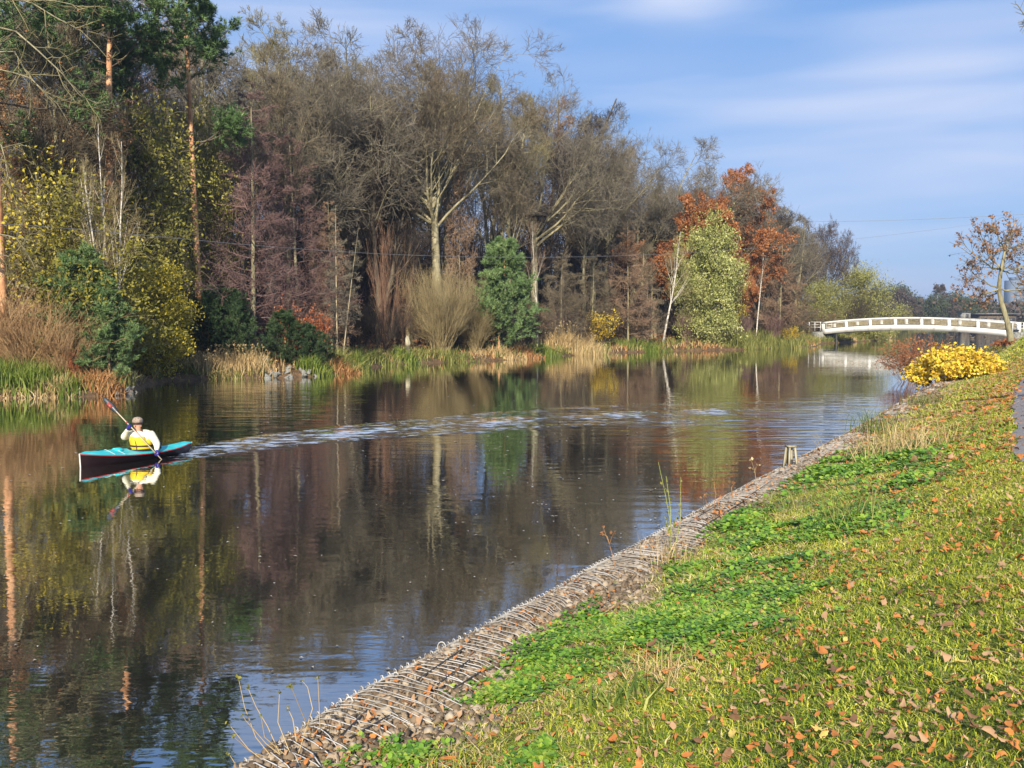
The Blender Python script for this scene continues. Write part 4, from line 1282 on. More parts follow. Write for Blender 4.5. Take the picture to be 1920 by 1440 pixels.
# ------------------------------------------------------------------ the white foot bridge
def build_bridge():
    Lp = at(1541, 618, 131.0); Rp = at(1893, 618, 111.0)
    Lp[2] = Rp[2] = 0
    d = Rp - Lp; span = np.linalg.norm(d); d /= span
    nrm = np.array([d[1], -d[0], 0])         # towards the camera
    if nrm @ -Lp < 0: nrm = -nrm
    zl0 = at(1532, 604, 131)[2]; zr0 = at(1893, 604.5, 111)[2]; zm = at(1735, 594.5, 120)[2]
    s = np.array([0, .5, 1]); cf = np.polyfit(s, [zl0, zm, zr0], 2)
    root = empty("foot_bridge", tuple(Lp)); tag(root, "white arched footbridge with slatted railing panels over the canal", "bridge")

    def sw(z_of, h, th, off, s0=0, s1=1, n=40):
        """a bar following the arch: top at arch+z_of"""
        ss = np.linspace(s0, s1, n); P = d[None] * (ss * span)[:, None]; zt = np.polyval(cf, ss) + z_of
        rings = []
        for a, b in ((0, 0), (0, -h), (th, -h), (th, 0)):
            q = P - nrm[None] * (off + a); rings.append(np.stack([q[:, 0], q[:, 1], zt + b], 1))
        return MB().rings(np.stack(rings, 1), True, True)
    wp = M["white_paint"]
    girder_h, rail_h, total = .70, .26, 1.66
    for off in (0.0, 2.6):
        sw(-(total - girder_h), girder_h, .25, off).obj("girder", wp, root)
        sw(0, rail_h, .16, off + .04).obj("top_rail", wp, root)
        for k in range(8):
            s_ = k / 7.0 * .985 + .005
            p = d * s_ * span - nrm * (off + .12); zt = np.polyval(cf, s_)
            rot = np.stack([d, nrm, [0, 0, 1]], 1)
            MB().box(p + [0, 0, zt - total / 2 - .02], (.42, .20, total - .45), rot).obj("post", wp, root)
        for j in range(4):
            sw(-rail_h - .07 - .16 * j, .075, .05, off + .09, .01, .985).obj("panel_slat", M["bark_tan"], root)
    sw(-.86, .12, 2.2, .25).obj("deck", M["dark_metal"], root)
    sw(.045, .045, .10, .07).obj("hand_rail", M["dark_metal"], root)
    # abutments
    rot = np.stack([d, nrm, [0, 0, 1]], 1)
    MB().box(d * (-.6) - nrm * 1.4 + [0, 0, .5], (1.6, 3.4, 2.0), rot).obj("abutment", M["rock"], root)
    MB().box(d * (span + .9) - nrm * 1.4 + [0, 0, .7], (1.8, 3.4, 2.0), rot).obj("abutment", M["rock"], root)
    for sgn, x0 in ((-1, 0), (1, span)):
        p = d * (x0 + sgn * 1.6); zt = float(np.polyval(cf, 0 if sgn < 0 else 1))
        mb = MB()
        for q in (0, .9, 1.8):
            for off in (.1, 2.7): mb.box(d * (x0 + sgn * (.3 + q)) - nrm * off + [0, 0, zt - .6], (.07, .07, 1.2), rot)
        for zz_ in (.0, -.35, -.7):
            for off in (.1, 2.7): mb.box(d * (x0 + sgn * 1.3) - nrm * off + [0, 0, zt + zz_], (2.2, .05, .06), rot)
        mb.obj("end_railing", wp, root)
    # pier foot at the left bank
    MB().tubes([[1.6, -1.2, -1.2], [1.6, -1.2, zl0 - 1.7]], [.16, .16], 8).obj("pier", M["dark_metal"], root)
    return Lp, d, span, nrm


BR = build_bridge()
mb = MB()
p0 = BR[0] + BR[1] * BR[2]
c = np.array([p0[0] + 3, p0[1] - 1, 0])

# tree on the right bank in front of the bridge
def right_tree():
    rg = np.random.default_rng(3)
    D = 78.0
    base = at(1896, 628, D)
    px = [(1896, 632), (1889, 605), (1877, 565), (1873, 540), (1877, 505), (1884, 470), (1888, 440)]
    P = np.array([at(u, v, D) for u, v in px]); P[0, 2] -= .3
    root = empty("bank_tree", tuple(base)); tag(root, "slender leaning tree with sparse brown leaves at the right end of the bridge", "tree")
    P = P - base
    Rr = np.array([.27, .22, .19, .17, .13, .09, .05])
    P3, R3, Ln = P[None], Rr[None], np.array([9.0])
    mb = MB().tubes(P3, R3, 8)
    # main limbs by hand, crown about 9 m wide
    ends = [(1800, 548, 0), (1812, 500, 1), (1805, 455, -1), (1835, 425, 1), (1860, 412, 0), (1905, 408, -1), (1940, 430, 1), (1965, 480, 0), (1960, 530, -1), (1838, 560, 2), (1920, 505, 2), (1850, 470, -2.5), (1900, 455, 2.5), (1870, 430, -2)]
    st = [3, 3, 4, 4, 5, 5, 5, 4, 3, 3, 4, 4, 4, 5]
    LP = []
    for (u, v, dy), s_ in zip(ends, st):
        e = at(u, v, D + dy) - base; b = P[s_]
        tt = np.linspace(0, 1, 8)[:, None]; q = b * (1 - tt) + e * tt
        q[:, 2] += np.sin(tt[:, 0] * math.pi) * -.35; q[1:-1] += rg.normal(size=(6, 3)) * .09
        LP.append(q)
    LP = np.array(LP); m = len(LP); LR = taper(np.full(m, .075), .25, 8, m)
    mb.tubes(LP, LR, 5)
    Ln = np.linalg.norm(LP[:, -1] - LP[:, 0], axis=1)
    p, d, L2, r2, t = spawn(rg, LP, LR, Ln, 9, .15, 1, 40, 12, dome(.5, .22), .5)
    P1 = polyl(rg, p, d, L2, 5, .13, .04); R1 = np.maximum(taper(r2, .3, 5, len(r2)), .016)
    p, d, L3, r3, t = spawn(rg, P1, R1, L2, 6, .15, 1, 40, 12, c_(.5), .6)
    P2 = polyl(rg, p, d, L3, 3, .15, .04); R2 = np.full((len(p), 3), .012)
    mb.obj("trunk", M["bark"], root, True)
    MB().tubes(P1, R1, 4).tubes(P2, R2, 3).obj("crown", M["twig_brown"], root)
    C, _ = pts_on(P2, 2, rg, .06)
    # leaves hang in little bunches
    sel = rg.random(len(C)) < .75
    MB().leaves(np.repeat(C[sel], 2, 0) + rg.normal(size=(sel.sum() * 2, 3)) * .06, .19, rg, .8).obj("foliage", M["leaf_brown"], root)


right_tree()


def bank_bush(label, name, cat, u, v, width, height, leaf, seed, n, lsize, twig="twig_dark", aspect=.75, top_bias=.5, depth=.8):
    rg = np.random.default_rng(seed)
    b = on_bank(u, v)
    root = empty(name, tuple(b)); tag(root, label, cat)
    ns = max(20, n // 50)
    a = rg.random(ns) * 6.28; q = np.sqrt(rg.random(ns))
    P0 = np.stack([q * np.cos(a) * width * .3, q * np.sin(a) * width * .3 * depth, 0 * a], 1)
    P0[:, 2] = np.maximum(bank_z(P0[:, 0] + b[0], P0[:, 1] + b[1]), .02) - b[2] - .1
    D0 = unit(np.stack([q * np.cos(a) * width * .45, q * np.sin(a) * width * .45, height * (1.15 - .4 * q)], 1))
    ln = np.sqrt((height * (1 - .35 * q ** 2)) ** 2 + (q * width * .22) ** 2)
    P = polyl(rg, P0, D0, ln, 7, .06, .0)
    P[:, :, 2] -= (np.linspace(0, 1, 7) ** 3 * .12 * height)[None]
    p, d, L2, r2, t = spawn(rg, P, taper(np.full(ns, .012), .4, 7, ns), ln, 6, .25, 1, 40, 12, c_(.3), .6)
    P1 = polyl(rg, p, d, L2, 3, .1, -.02)
    MB().tubes(P, taper(np.full(ns, .012), .4, 7, ns), 4).tubes(P1, np.full((len(p), 3), .006), 3).obj("stems", M[twig], root)
    if leaf:
        C, _ = pts_on(P1, max(1, n // len(P1)), rg, .05)
        C2, _ = pts_on(P[:, 3:], max(1, n // (4 * ns)), rg, .08)
        MB().leaves(np.concatenate([C, C2]), lsize, rg, aspect, flat=.2).obj("foliage", M[leaf], root)
    return b


bank_bush("glowing golden yellow bush on the bank where grass meets the water", "yellow_bush", "bush", 1788, 714, 3.7, 1.62, "leaf_gold", 5, 7500, .145)
bank_bush("reddish bare twiggy bush behind the yellow bush over the water", "red_twig_bush", "bush", 1724, 706, 3.2, 2.5, "leaf_orange", 7, 3200, .10, twig="twig_red", aspect=.5)
bank_bush("small orange leaved bush at the foot of the leaning tree", "orange_bush", "bush", 1886, 652, 2.6, 1.1, "leaf_orange", 8, 900, .17)
bank_bush("dull green tuft of growth before the orange bush", "green_tuft", "shrub", 1868, 662, 1.5, .8, "leaf_olive", 9, 500, .12)

# ------------------------------------------------------------------ far shore beyond the bridge
rg = np.random.default_rng(8)
proto_far = []
M["far_crown"] = pmat("far_crown", [(.045, .04, .035), (.10, .075, .06), (.16, .11, .08)], mode="island", scale=.08, big=.6)
M["far_green"] = pmat("far_green", [(.03, .045, .025), (.07, .09, .04), (.12, .13, .06)], mode="island", scale=.08, big=.6)
make_leafy("far_a", 91, 16, 13, "far_crown", nclump=90, per=60, lsize=.7, cl=1.2, low=.02, shape="dome", twig="twig_dark", bark="bark_dark", r=.3)
make_leafy("far_b", 92, 16, 12, "far_green", nclump=80, per=60, lsize=.7, cl=1.2, low=.02, shape="ovoid", twig="twig_dark", bark="bark_dark", r=.3)
make_wood("far_bare", 93, H0=16, twig="twig_dark", fine=3, leaf="far_crown", nleaf=1, lsize=.5, t0=.2, L1=.38, ang=45)
far_top_u = [1620, 1660, 1690, 1710, 1722, 1740, 1760, 1790, 1830, 1880, 1925, 2050]
far_top_v = [545, 540, 528, 534, 556, 545, 528, 548, 556, 565, 560, 545]
i = 0
for row, D in enumerate([303, 318, 336]):
    u = 1590.0
    while u < 2060:
        v = np.interp(u, far_top_u, far_top_v) + (10 if row == 0 else 0) + abs(rg.normal()) * 6
        k = ["far_a", "far_b", "far_bare"][rg.integers(3)]
        p = at(u, 600, D)
        T(k, "far_tree", {"far_a": "hazy brown tree on the far shore beyond the bridge", "far_b": "hazy dark green tree on the far shore beyond the bridge", "far_bare": "hazy bare tree on the far shore beyond the bridge"}[k], "tree",
          u, pos=(p[0], D, 1.0), top=v, rz=rg.random() * 6, xy=1.0, group={"far_a": "far brown trees", "far_b": "far dark green trees", "far_bare": "far bare trees"}[k])
        u += rg.uniform(26, 40)
p = at(1693, 600, 296); T("far_round", "far_bush", "round olive tree low on the far shore above the bridge", "tree", 1693, pos=(p[0], 297, .5), top=566, xy=.95)


def far_hedge():
    r = np.random.default_rng(2)
    mb = MB()
    n = 15000
    x = r.random(n) * 330 + 60
    C = np.stack([x, 300 + 60 * r.random(n), .5 + 9 * r.random(n) ** 1.3], 1)
    mb.leaves(C, 1.3, r, .8)
    tag(mb.obj("far_wood", M["far_crown"]), "hazy brown mass of woodland on the far shore", "woodland", kind="stuff")


far_hedge()


def tower():
    D = 900.0
    p = at(1903, 600, D); w = 36 / F * D * .8; h0 = at(1903, 528, D)[2]
    root = empty("tower_block", (p[0], D, 1)); tag(root, "pale blue grey tower block far away behind the right hand tree", "building")
    wall = pmat("tower_wall", [(.13, .17, .22), (.19, .23, .29)], .1)
    rot = np.array(Matrix.Rotation(.35, 3, 'Z'))
    MB().box((0, 0, h0 / 2), (w, 14, h0), rot).obj("wall", wall, root)
    MB().box((-w * .1, 0, h0 + 1.5), (w * .4, 8, 3), rot).obj("roof_house", wall, root)
    gl = pmat("tower_glass", [(.08, .10, .13), (.14, .17, .2)], .1, rough=.2)
    nfl = int(h0 / 3.4)
    for f in range(3, nfl):
        MB().box(rot @ np.array([0, -7.02, f * 3.4 + 1.2]), (w * .92, .12, 1.3), rot).obj("window", gl, root)


tower()


def boathouse():
    D = 292.0
    p = at(1868, 600, D)
    root = empty("boat_house", (p[0], D, .2)); tag(root, "low dark building with flat pale roof on the far shore", "building")
    MB().box((0, 2, 2.3), (11, 6, 4.6)).obj("wall", M["bark_dark"], root)
    MB().box((0, 1.6, 4.75), (12.5, 7.4, .22)).obj("roof", M["cable"], root)
    for k in range(4): MB().box((-4.2 + k * 2.8, -1.05, 2.9), (1.7, .12, 1.3)).obj("window", M["dark_metal"], root)
    p = at(1808, 600, D)
    root = empty("pavilion", (p[0], D, .2)); tag(root, "small pale grey hut on the far shore left of the low dark building", "hut")
    MB().box((0, 0, 4.1), (2.6, 2.6, 2.0)).obj("wall", M["rock"], root)
    MB().box((0, 0, 1.5), (2.3, 2.3, 3.1)).obj("base", M["bark_dark"], root)
    MB().box((0, 0, 5.2), (3.1, 3.1, .2)).obj("roof", M["dark_metal"], root)
    MB().box((0.2, -1.32, 4.0), (.9, .08, 1.4)).obj("door", M["dark_metal"], root)


boathouse()


# ducks on the open water beyond the bridge
def duck_mesh():
    mb = MB()
    mb.ell((0, 0, .07), (.24, .12, .10)); mb.ell((.2, 0, .2), (.06, .055, .06)); mb.tubes([[.15, 0, .08], [.19, 0, .2]], [.05, .04], 6)
    mb.ell((.29, 0, .19), (.05, .025, .012), 6, 5); mb.ell((-.24, 0, .12), (.09, .04, .03), 6, 5)
    return mb.mesh("duck", M["bark_dark"], True)


dm = duck_mesh()
for i, (u, v) in enumerate([(1783, 633), (1820, 631), (1848, 632), (1823, 635)]):
    c = gp(u, v); o = link("duck", dm); o.location = (c[0], c[1], 0); o.scale = (1.6,) * 3; o.rotation_euler = (0, 0, i * 1.3 + 2.5)
    tag(o, "small dark duck swimming on the bright water beyond the bridge", "duck", "ducks beyond the bridge")
#@@FG
# ------------------------------------------------------------------ the stone mattress along the right bank: stones under wire
def stone_variants(k, seed):
    r = np.random.default_rng(seed); out = []
    ico = []
    for i in range(k):
        th = np.array([.3, 1.1, 2.0, 2.8]); ph = np.arange(5) * 2 * math.pi / 5
        v = np.stack([np.sin(th)[:, None] * np.cos(ph), np.sin(th)[:, None] * np.sin(ph), np.cos(th)[:, None] + 0 * ph], -1).reshape(-1, 3)
        v *= (1 + r.normal(size=(20, 1)) * .24); v *= [1, .5 + .5 * r.random(), .4 + .3 * r.random()]
        out.append(v)
    q = []
    for a in range(3):
        for b in range(5): q.append([a * 5 + b, a * 5 + (b + 1) % 5, (a + 1) * 5 + (b + 1) % 5, (a + 1) * 5 + b])
    t = [[0, 2, 1], [0, 3, 2], [0, 4, 3], [15, 16, 17], [15, 17, 18], [15, 18, 19]]
    q = [x[::-1] for x in q]
    return out, np.array(q), np.array([x[::-1] for x in t])


def mattress():
    r = np.random.default_rng(12)
    root = empty("stone_mattress", (0, 0, 0)); tag(root, "long wire bound mattress of small stones edging the grass bank", "gabion")
    # ---- stones
    vs, q, t = stone_variants(10, 3)
    a_max = 75.0
    A, Dd, S = [], [], []
    x0, y0 = RB.pos(ss, 0 * ss)
    for a0, a1, dens, size in ((8, 26, 780, .030), (26, 40, 320, .042), (40, a_max, 90, .06)):
        n = int((a1 - a0) * 1.45 * dens)
        A.append(a0 + (a1 - a0) * r.random(n)); Dd.append(-.06 + 1.5 * r.random(n) ** 1.1); S.append(size * (.4 + 1.3 * r.random(n) ** 2))
    A, Dd, S = map(np.concatenate, (A, Dd, S))
    keep = (Dd < 1.1) | (r.random(len(A)) < .5)
    A, Dd, S = A[keep], Dd[keep], S[keep]
    x, y = RB.pos(A, Dd); z = right_z(Dd, A) + S * .25
    n = len(A)
    k = r.integers(0, 10, n)
    V = np.stack(vs)[k]
    e = r.random((n, 3)) * 6.28
    ca, sa = np.cos(e[:, 0]), np.sin(e[:, 0]); cb, sb = np.cos(e[:, 1] * .2), np.sin(e[:, 1] * .2)
    X = V[:, :, 0] * ca[:, None] - V[:, :, 1] * sa[:, None]; Y = V[:, :, 0] * sa[:, None] + V[:, :, 1] * ca[:, None]; Z = V[:, :, 2]
    Y2 = Y * cb[:, None] - Z * sb[:, None]; Z2 = Y * sb[:, None] + Z * cb[:, None]
    W = np.stack([X, Y2, Z2], -1) * S[:, None, None] + np.stack([x, y, z], 1)[:, None]
    off = (np.arange(n) * 20)[:, None, None]
    mt = pmat("gravel_stones", [(.07, .05, .035), (.16, .115, .07), (.28, .21, .14), (.46, .38, .27)], mode="island", scale=2, big=.2, rough=.85)
    o = MB().add(W.reshape(-1, 3), (q[None] + off).reshape(-1, 4), (t[None] + off).reshape(-1, 3)).obj("stones", mt, root)
    o["kind"] = "stuff"
    # ---- the cross wires: each bends over the water edge and runs inland
    wire = pmat("galvanised_wire", [(.32, .29, .24), (.60, .56, .49), (.74, .70, .63)], 3, rough=.55, metal=.1)

    def lump(a): return .006 * np.sin(a * 2.9 + 1.0) + .007 * np.abs(np.sin(a * 1.55))
    mb = MB()
    aw = []
    a = 9.0
    while a < 78:
        aw.append(a); a += (.070 if a < 32 else .10 if a < 45 else .16) * (.75 + .5 * r.random())
    aw = np.array(aw); m = len(aw)
    length = np.clip(.55 + .22 * np.sin(aw * 1.3) + r.normal(size=m) * .07, .3, .95)
    prof = np.array([-.11, -.045, 0, .05, .12, .25, .5, .75, 1.0])
    P = np.zeros((m, 9, 3))
    skew = r.normal(size=m) * .022 - .22
    for i, pf in enumerate(prof):
        d = np.where(pf > .1, .12 + (pf - .12) * length / .88, pf)
        x, y = RB.pos(aw + skew * np.clip(pf, 0, 1) * 1.0, d + lump(aw) * -1)
        z = right_z(d, aw) + .028 + lump(aw) + (.016 * math.sin(max(pf, 0) * 2.6) if pf > 0 else 0)
        if i == 8: z = z - .03
        P[:, i] = np.stack([x, y, z + r.normal(size=m) * .004], 1)
    rad = np.where(aw < 32, .0037, np.where(aw < 48, .005, .007)) * (.85 + .3 * r.random(m))
    mb.tubes(P, np.repeat(rad[:, None], 9, 1), 4)
    o = mb.obj("cross_wires", wire, root); o["kind"] = "stuff"
    # ---- spiral lacing along the edge
    aa = np.arange(9.0, 60, .0125)
    ph = aa / .085 * 2 * math.pi
    rr = .028
    x, y = RB.pos(aa, rr * np.cos(ph) + .0 - lump(aa)); z = EDGE_Z + .02 + lump(aa) + rr * np.sin(ph)
    MB().tubes(np.stack([x, y, z], 1), np.where(aa < 30, .0055, .007), 4).obj("edge_spiral", wire, root)
    for dd, zz in ((-.012, .01), (.03, .03)):
        ab = np.arange(9.0, 80, .2); x, y = RB.pos(ab, dd - lump(ab)); z = EDGE_Z + zz + lump(ab)
        MB().tubes(np.stack([x, y, z], 1), np.full(len(ab), .007), 5).obj("edge_wire", wire, root)
    # ---- dark rods lying along the mattress
    for (u0, v0, u1, v1) in [(640, 1398, 690, 1345), (655, 1403, 735, 1352), (780, 1290, 870, 1228), (820, 1300, 880, 1250), (850, 1305, 905, 1270), (1275, 998, 1350, 950), (1310, 1000, 1420, 930), (1395, 942, 1450, 905)]:
        q0, q1 = on_bank(u0, v0), on_bank(u1, v1)
        tt = np.linspace(0, 1, 6)[:, None]; q = q0 * (1 - tt) + q1 * tt; q[:, 2] = bank_z(q[:, 0], q[:, 1]) + .05
        MB().tubes(q, np.full(6, .006), 5).obj("dark_rod", M["dark_metal"], root)
    # ---- upright loops
    for (u, v, h) in [(828, 1226, .10), (742, 1275, .06), (905, 1188, .05), (655, 1325, .07), (965, 1150, .05), (1075, 1090, .06), (1210, 1022, .05), (1300, 965, .05), (1340, 945, .05), (1455, 885, .05)]:
        c = gp(u, v, EDGE_Z + .03); th = np.linspace(-.6, math.pi + .6, 10)
        P = np.stack([c[0] + h * .33 * np.cos(th), c[1] + 0 * th, c[2] + h * .6 + h * .42 * np.sin(th)], 1)
        P = np.concatenate([[[c[0] + h * .2, c[1], c[2] - .03]], P, [[c[0] - h * .25, c[1], c[2] - .03]]])
        MB().tubes(P, np.full(len(P), .0048), 5).obj("wire_loop", wire, root)


mattress()


# ------------------------------------------------------------------ ground cover of the grass bank
def in_view(x, y, margin=1.15):
    return (np.abs(x) < (960 / F) * y * margin + 1.5) & (y > 2.5)


clover_px = [(1255, 1168, 170, 48), (1090, 1225, 95, 48), (960, 1305, 70, 30), (560, 1425, 90, 40), (1480, 1010, 105, 42), (1600, 880, 85, 30), (1490, 1130, 55, 22), (1400, 985, 60, 25), (1350, 1190, 80, 30),
             (1130, 1190, 60, 40), (1010, 1260, 60, 30), (1290, 1075, 60, 14), (760, 1432, 60, 14), (1560, 990, 70, 20), (1700, 905, 30, 10), (1020, 1425, 50, 18)]
clover_w = []
for (u, v, ru, rv) in clover_px:
    c = on_bank(u, v); e = on_bank(u + ru, v); f = on_bank(u, v - rv)
    clover_w.append((c[0], c[1], max(.15, math.hypot(*(e - c)[:2])), max(.2, math.hypot(*(f - c)[:2]))))


def clover_mask(x, y):
    m = np.zeros_like(x)
    for (cx, cy, rx, ry) in clover_w:
        tx = cx / cy
        m = np.maximum(m, np.exp(-((x - cx - (y - cy) * tx) / rx) ** 2 - ((y - cy) / ry) ** 2))
    return m


def on_path(x, y):
    d, a = path_shore.dist(x, y)
    return (d > -.02) & (d < 2.3)


def grass():
    r = np.random.default_rng(21)
    mats = [pmat("grass_green", [(.04, .08, .010), (.16, .25, .02), (.40, .46, .05)], mode="island", scale=1.3, big=.45, trans=.25, rough=.5),
            pmat("grass_lime", [(.19, .22, .018), (.47, .48, .04), (.78, .73, .15)], mode="island", scale=1.3, big=.4, trans=.25, rough=.5),
            pmat("grass_straw", [(.34, .24, .08), (.60, .48, .20), (.80, .70, .40)], mode="island", scale=1.3, big=.3, trans=.2, rough=.6)]
    X, Y, Hh, Wd, Dd = [], [], [], [], []
    for (y0, y1, n, h, w) in ((2.2, 4.5, 90000, .06, .006), (4.5, 9, 150000, .065, .008), (9, 15, 125000, .07, .011), (15, 26, 100000, .08, .016), (26, 48, 70000, .10, .028), (48, 95, 40000, .16, .06)):
        yy = y0 + (y1 - y0) * r.random(n)
        xe = np.interp(yy, RB.p[:, 1], RB.p[:, 0]); xr = (960 / F) * yy * 1.12 + 2.2
        xx = xe + (np.maximum(xr, xe + .5) - xe) * r.random(n)
        X.append(xx); Y.append(yy); Hh.append(h * (.35 + .7 * r.random(n))); Wd.append(w * (.6 + .8 * r.random(n)))
    X, Y, Hh, Wd = map(np.concatenate, (X, Y, Hh, Wd))
    d, a = RB.dist(X, Y)
    edge = .95 + .35 * smooth((16 - Y) / 9) + .32 * vnoise(X, Y, 1.7, 9)
    pr = np.clip((d - edge + .35) / .5, 0, 1) * np.where(d > .3, 1, 0)
    keep = (r.random(len(X)) < pr) & ~on_path(X, Y)
    cm = clover_mask(X, Y)
    keep &= r.random(len(X)) > cm * .3
    X, Y, Hh, Wd, d, a = X[keep], Y[keep], Hh[keep], Wd[keep], d[keep], a[keep]
    z = right_z(d, a, X, Y)
    near_edge = np.exp(-((d - 1.4) / .9) ** 2)
    Hh = Hh * (1 + .9 * near_edge * (vnoise(X, Y, 2.5, 2) > 0))
    C = np.stack([X, Y, z - .012], 1)
    nz = vnoise(X, Y, 1.1, 6) + .5 * vnoise(X, Y, 3.7, 7)
    u = r.random(len(X))
    p_straw = np.clip(.08 + .24 * near_edge + .08 * nz, .03, .6)
    p_lime = np.clip(.52 + .32 * nz, .15, .8)
    k = np.where(u < p_straw, 2, np.where(u < p_straw + (1 - p_straw) * p_lime, 1, 0))
    for i, (nm, lb) in enumerate((("green", "short green grass blades of the bank"), ("lime", "yellow green grass blades of the bank"), ("straw", "dry straw coloured blades mixed in the bank grass"))):
        s = k == i
        o = MB().blades(C[s], Hh[s], Wd[s], r, lean=1.1 if i < 2 else 1.5, curl=.5).obj("grass", mats[i])
        tag(o, lb, "grass", kind="stuff")


grass()


def clover():
    r = np.random.default_rng(22)
    mt = pmat("clover_leaf", [(.03, .085, .012), (.11, .25, .025), (.24, .38, .04), (.46, .50, .08)], mode="island", scale=3, big=.35, trans=.2, rough=.4)
    C = []
    for (cx, cy, rx, ry) in clover_w:
        n = int(min(7000, 2100 * rx * ry * 3.1 * (9 / max(cy, 6)) + 200))
        g = r.normal(size=(n, 2)) * np.where(r.random((n, 1)) < .3, .62, .34)
        y = cy + g[:, 1] * ry; x = cx + g[:, 0] * rx + (y - cy) * cx / cy
        C.append(np.stack([x, y, cy / 9 + 0 * x], 1))
    C = np.concatenate(C)
    d, a = RB.dist(C[:, 0], C[:, 1]); kp = (d > .62) & (vnoise(C[:, 0], C[:, 1], 4.0, 3) > -.25)
    C, d, a = C[kp], d[kp], a[kp]
    z = right_z(d, a, C[:, 0], C[:, 1]) + .015 + .09 * r.random(len(C)) * (.6 + .8 * vnoise(C[:, 0], C[:, 1], 5.0, 13))
    P = np.stack([C[:, 0], C[:, 1], z], 1)
    mb = MB()
    # three round leaflets each facing mostly upward
    m = len(P)
    for k in range(3):
        an = r.random(m) * 2 + k * 2.09
        s = (.019 * np.clip(C[:, 2], .8, 3)) * (.5 + .9 * r.random(m))
        dr = np.stack([np.cos(an), np.sin(an), .1 + .4 * r.normal(size=m)], 1); dr = unit(dr)
        sd = unit(np.cross(dr, np.array([0, 0, 1.0]))); up = np.cross(sd, dr)
        c = P + dr * s[:, None]
        ring = [c + (dr * math.cos(t) + sd * math.sin(t) * .85) * s[:, None] + up * (abs(math.sin(t)) * .15) * s[:, None] for t in np.arange(6) * math.pi / 3]
        v = np.stack(ring, 1).reshape(-1, 3); i = np.arange(m) * 6
        mb.add(v, np.concatenate([np.stack([i, i + 1, i + 2, i + 3], 1), np.stack([i + 3, i + 4, i + 5, i], 1)]))
    tag(mb.obj("clover", mt), "bright green round leaved ground cover in patches along the grass edge", "ground cover", kind="stuff")


clover()


# ---- fallen leaves: the largest are things of their own, the rest is litter
def leaf_mesh(seed, mat, lobed):
    r = np.random.default_rng(seed)
    n = 25
    t = np.arange(n) * 2 * math.pi / n
    rad = 1 + (.34 * np.cos(5 * t) + .10 * np.cos(11 * t + 1) if lobed else .08 * np.cos(9 * t)) + r.normal(size=n) * .06
    x = np.cos(t) * rad; y = np.sin(t) * rad * (.8 if lobed else .5)
    z = .45 * x ** 2 * r.uniform(-.4, 1) + r.uniform(-.5, .5) * np.abs(y) + r.normal(size=n) * .05
    v = np.concatenate([np.stack([x, y, z], 1), [[0, 0, 0]], [[-1.0, .03, 0], [-1.0, -.03, 0], [-1.6, 0, .1]]])
    tr = [[i, (i + 1) % n, n] for i in range(n)] + [[n + 1, n + 2, n + 3]]
    return MB().add(v, None, tr).mesh("fallen_leaf", mat)


def fallen():
    r = np.random.default_rng(23)
    cols = {"orange": [(.36, .12, .03), (.66, .27, .07)], "brown": [(.16, .08, .04), (.30, .16, .08)], "tan": [(.36, .20, .10), (.56, .36, .20)], "yellow": [(.55, .38, .08), (.75, .58, .18)]}
    mats = {k: pmat("fallen_leaf_" + k, v, 9, rough=.7, trans=.15) for k, v in cols.items()}
    ms = {k: [leaf_mesh(i * 7 + len(k), mats[k], i % 2 == 0) for i in range(4)] for k in cols}
    lab = {"orange": "orange fallen leaf lying on the near grass", "brown": "dark brown fallen leaf lying on the near grass", "tan": "pale tan fallen leaf lying on the near grass", "yellow": "yellow fallen leaf lying on the near grass"}
    cnt = 0
    while cnt < 290:
        y = 2.9 + 10 * r.random() ** 1.1
        x = r.uniform(-2.5, .56 * y + .3)
        d, a = RB.dist(x, y)
        if d[0] < .35 or not in_view(x, y, 1.02) or on_path(np.array([x]), np.array([y]))[0]: continue
        dens = .35 + .6 * vnoise(np.array([x]), np.array([y]), 1.4, 15)[0] + .18 * d[0]
        if r.random() > dens: continue
        k = r.choice(["orange", "brown", "tan", "yellow"], p=[.42, .2, .28, .1])
        o = link("fallen_leaf", ms[k][r.integers(4)])
        s = .018 + .022 * r.random() ** 1.5
        o.scale = (s, s, s)
        o.location = (x, y, right_z(d, a, np.array([x]), np.array([y]))[0] + .035 + .03 * r.random())
        o.rotation_euler = (r.normal() * .35, r.normal() * .35, r.random() * 6.28)
        tag(o, lab[k], "leaf", k + " fallen leaves on the near grass")
        cnt += 1
    for nm, m_, n in (("orange", mats["orange"], 20000), ("brown", mats["brown"], 7500), ("tan", mats["tan"], 12500)):
        y = 2.8 + 62 * r.random(n) ** 1.7
        xe = np.interp(y, RB.p[:, 1], RB.p[:, 0]); x = xe + .1 + (np.maximum((960 / F) * y * 1.1 + 1 - xe, .5)) * r.random(n)
        d, a = RB.dist(x, y)
        k = (d > .08) & (r.random(n) < .45 + .5 * (vnoise(x, y, 1.4, 15) + .7 * vnoise(x, y, 5.0, 16)) + .06 * d) & (~on_path(x, y) | (r.random(n) < .25))
        x, y, d, a = x[k], y[k], d[k], a[k]
        z = right_z(d, a, x, y) + .03 + .035 * r.random(len(x))
        mb = MB()
        for b0, b1, sz in ((0, 12, .042), (12, 22, .07), (22, 90, .11)):
            s = (y >= b0) & (y < b1)
            (mb.ragged(np.stack([x, y, z], 1)[s], sz, r) if b0 < 20 else mb.leaves(np.stack([x, y, z], 1)[s], sz, r, .7, flat=.7))
        tag(mb.obj("leaf_litter", m_), nm + " leaf litter scattered over the grass bank", "leaf litter", kind="stuff")


fallen()


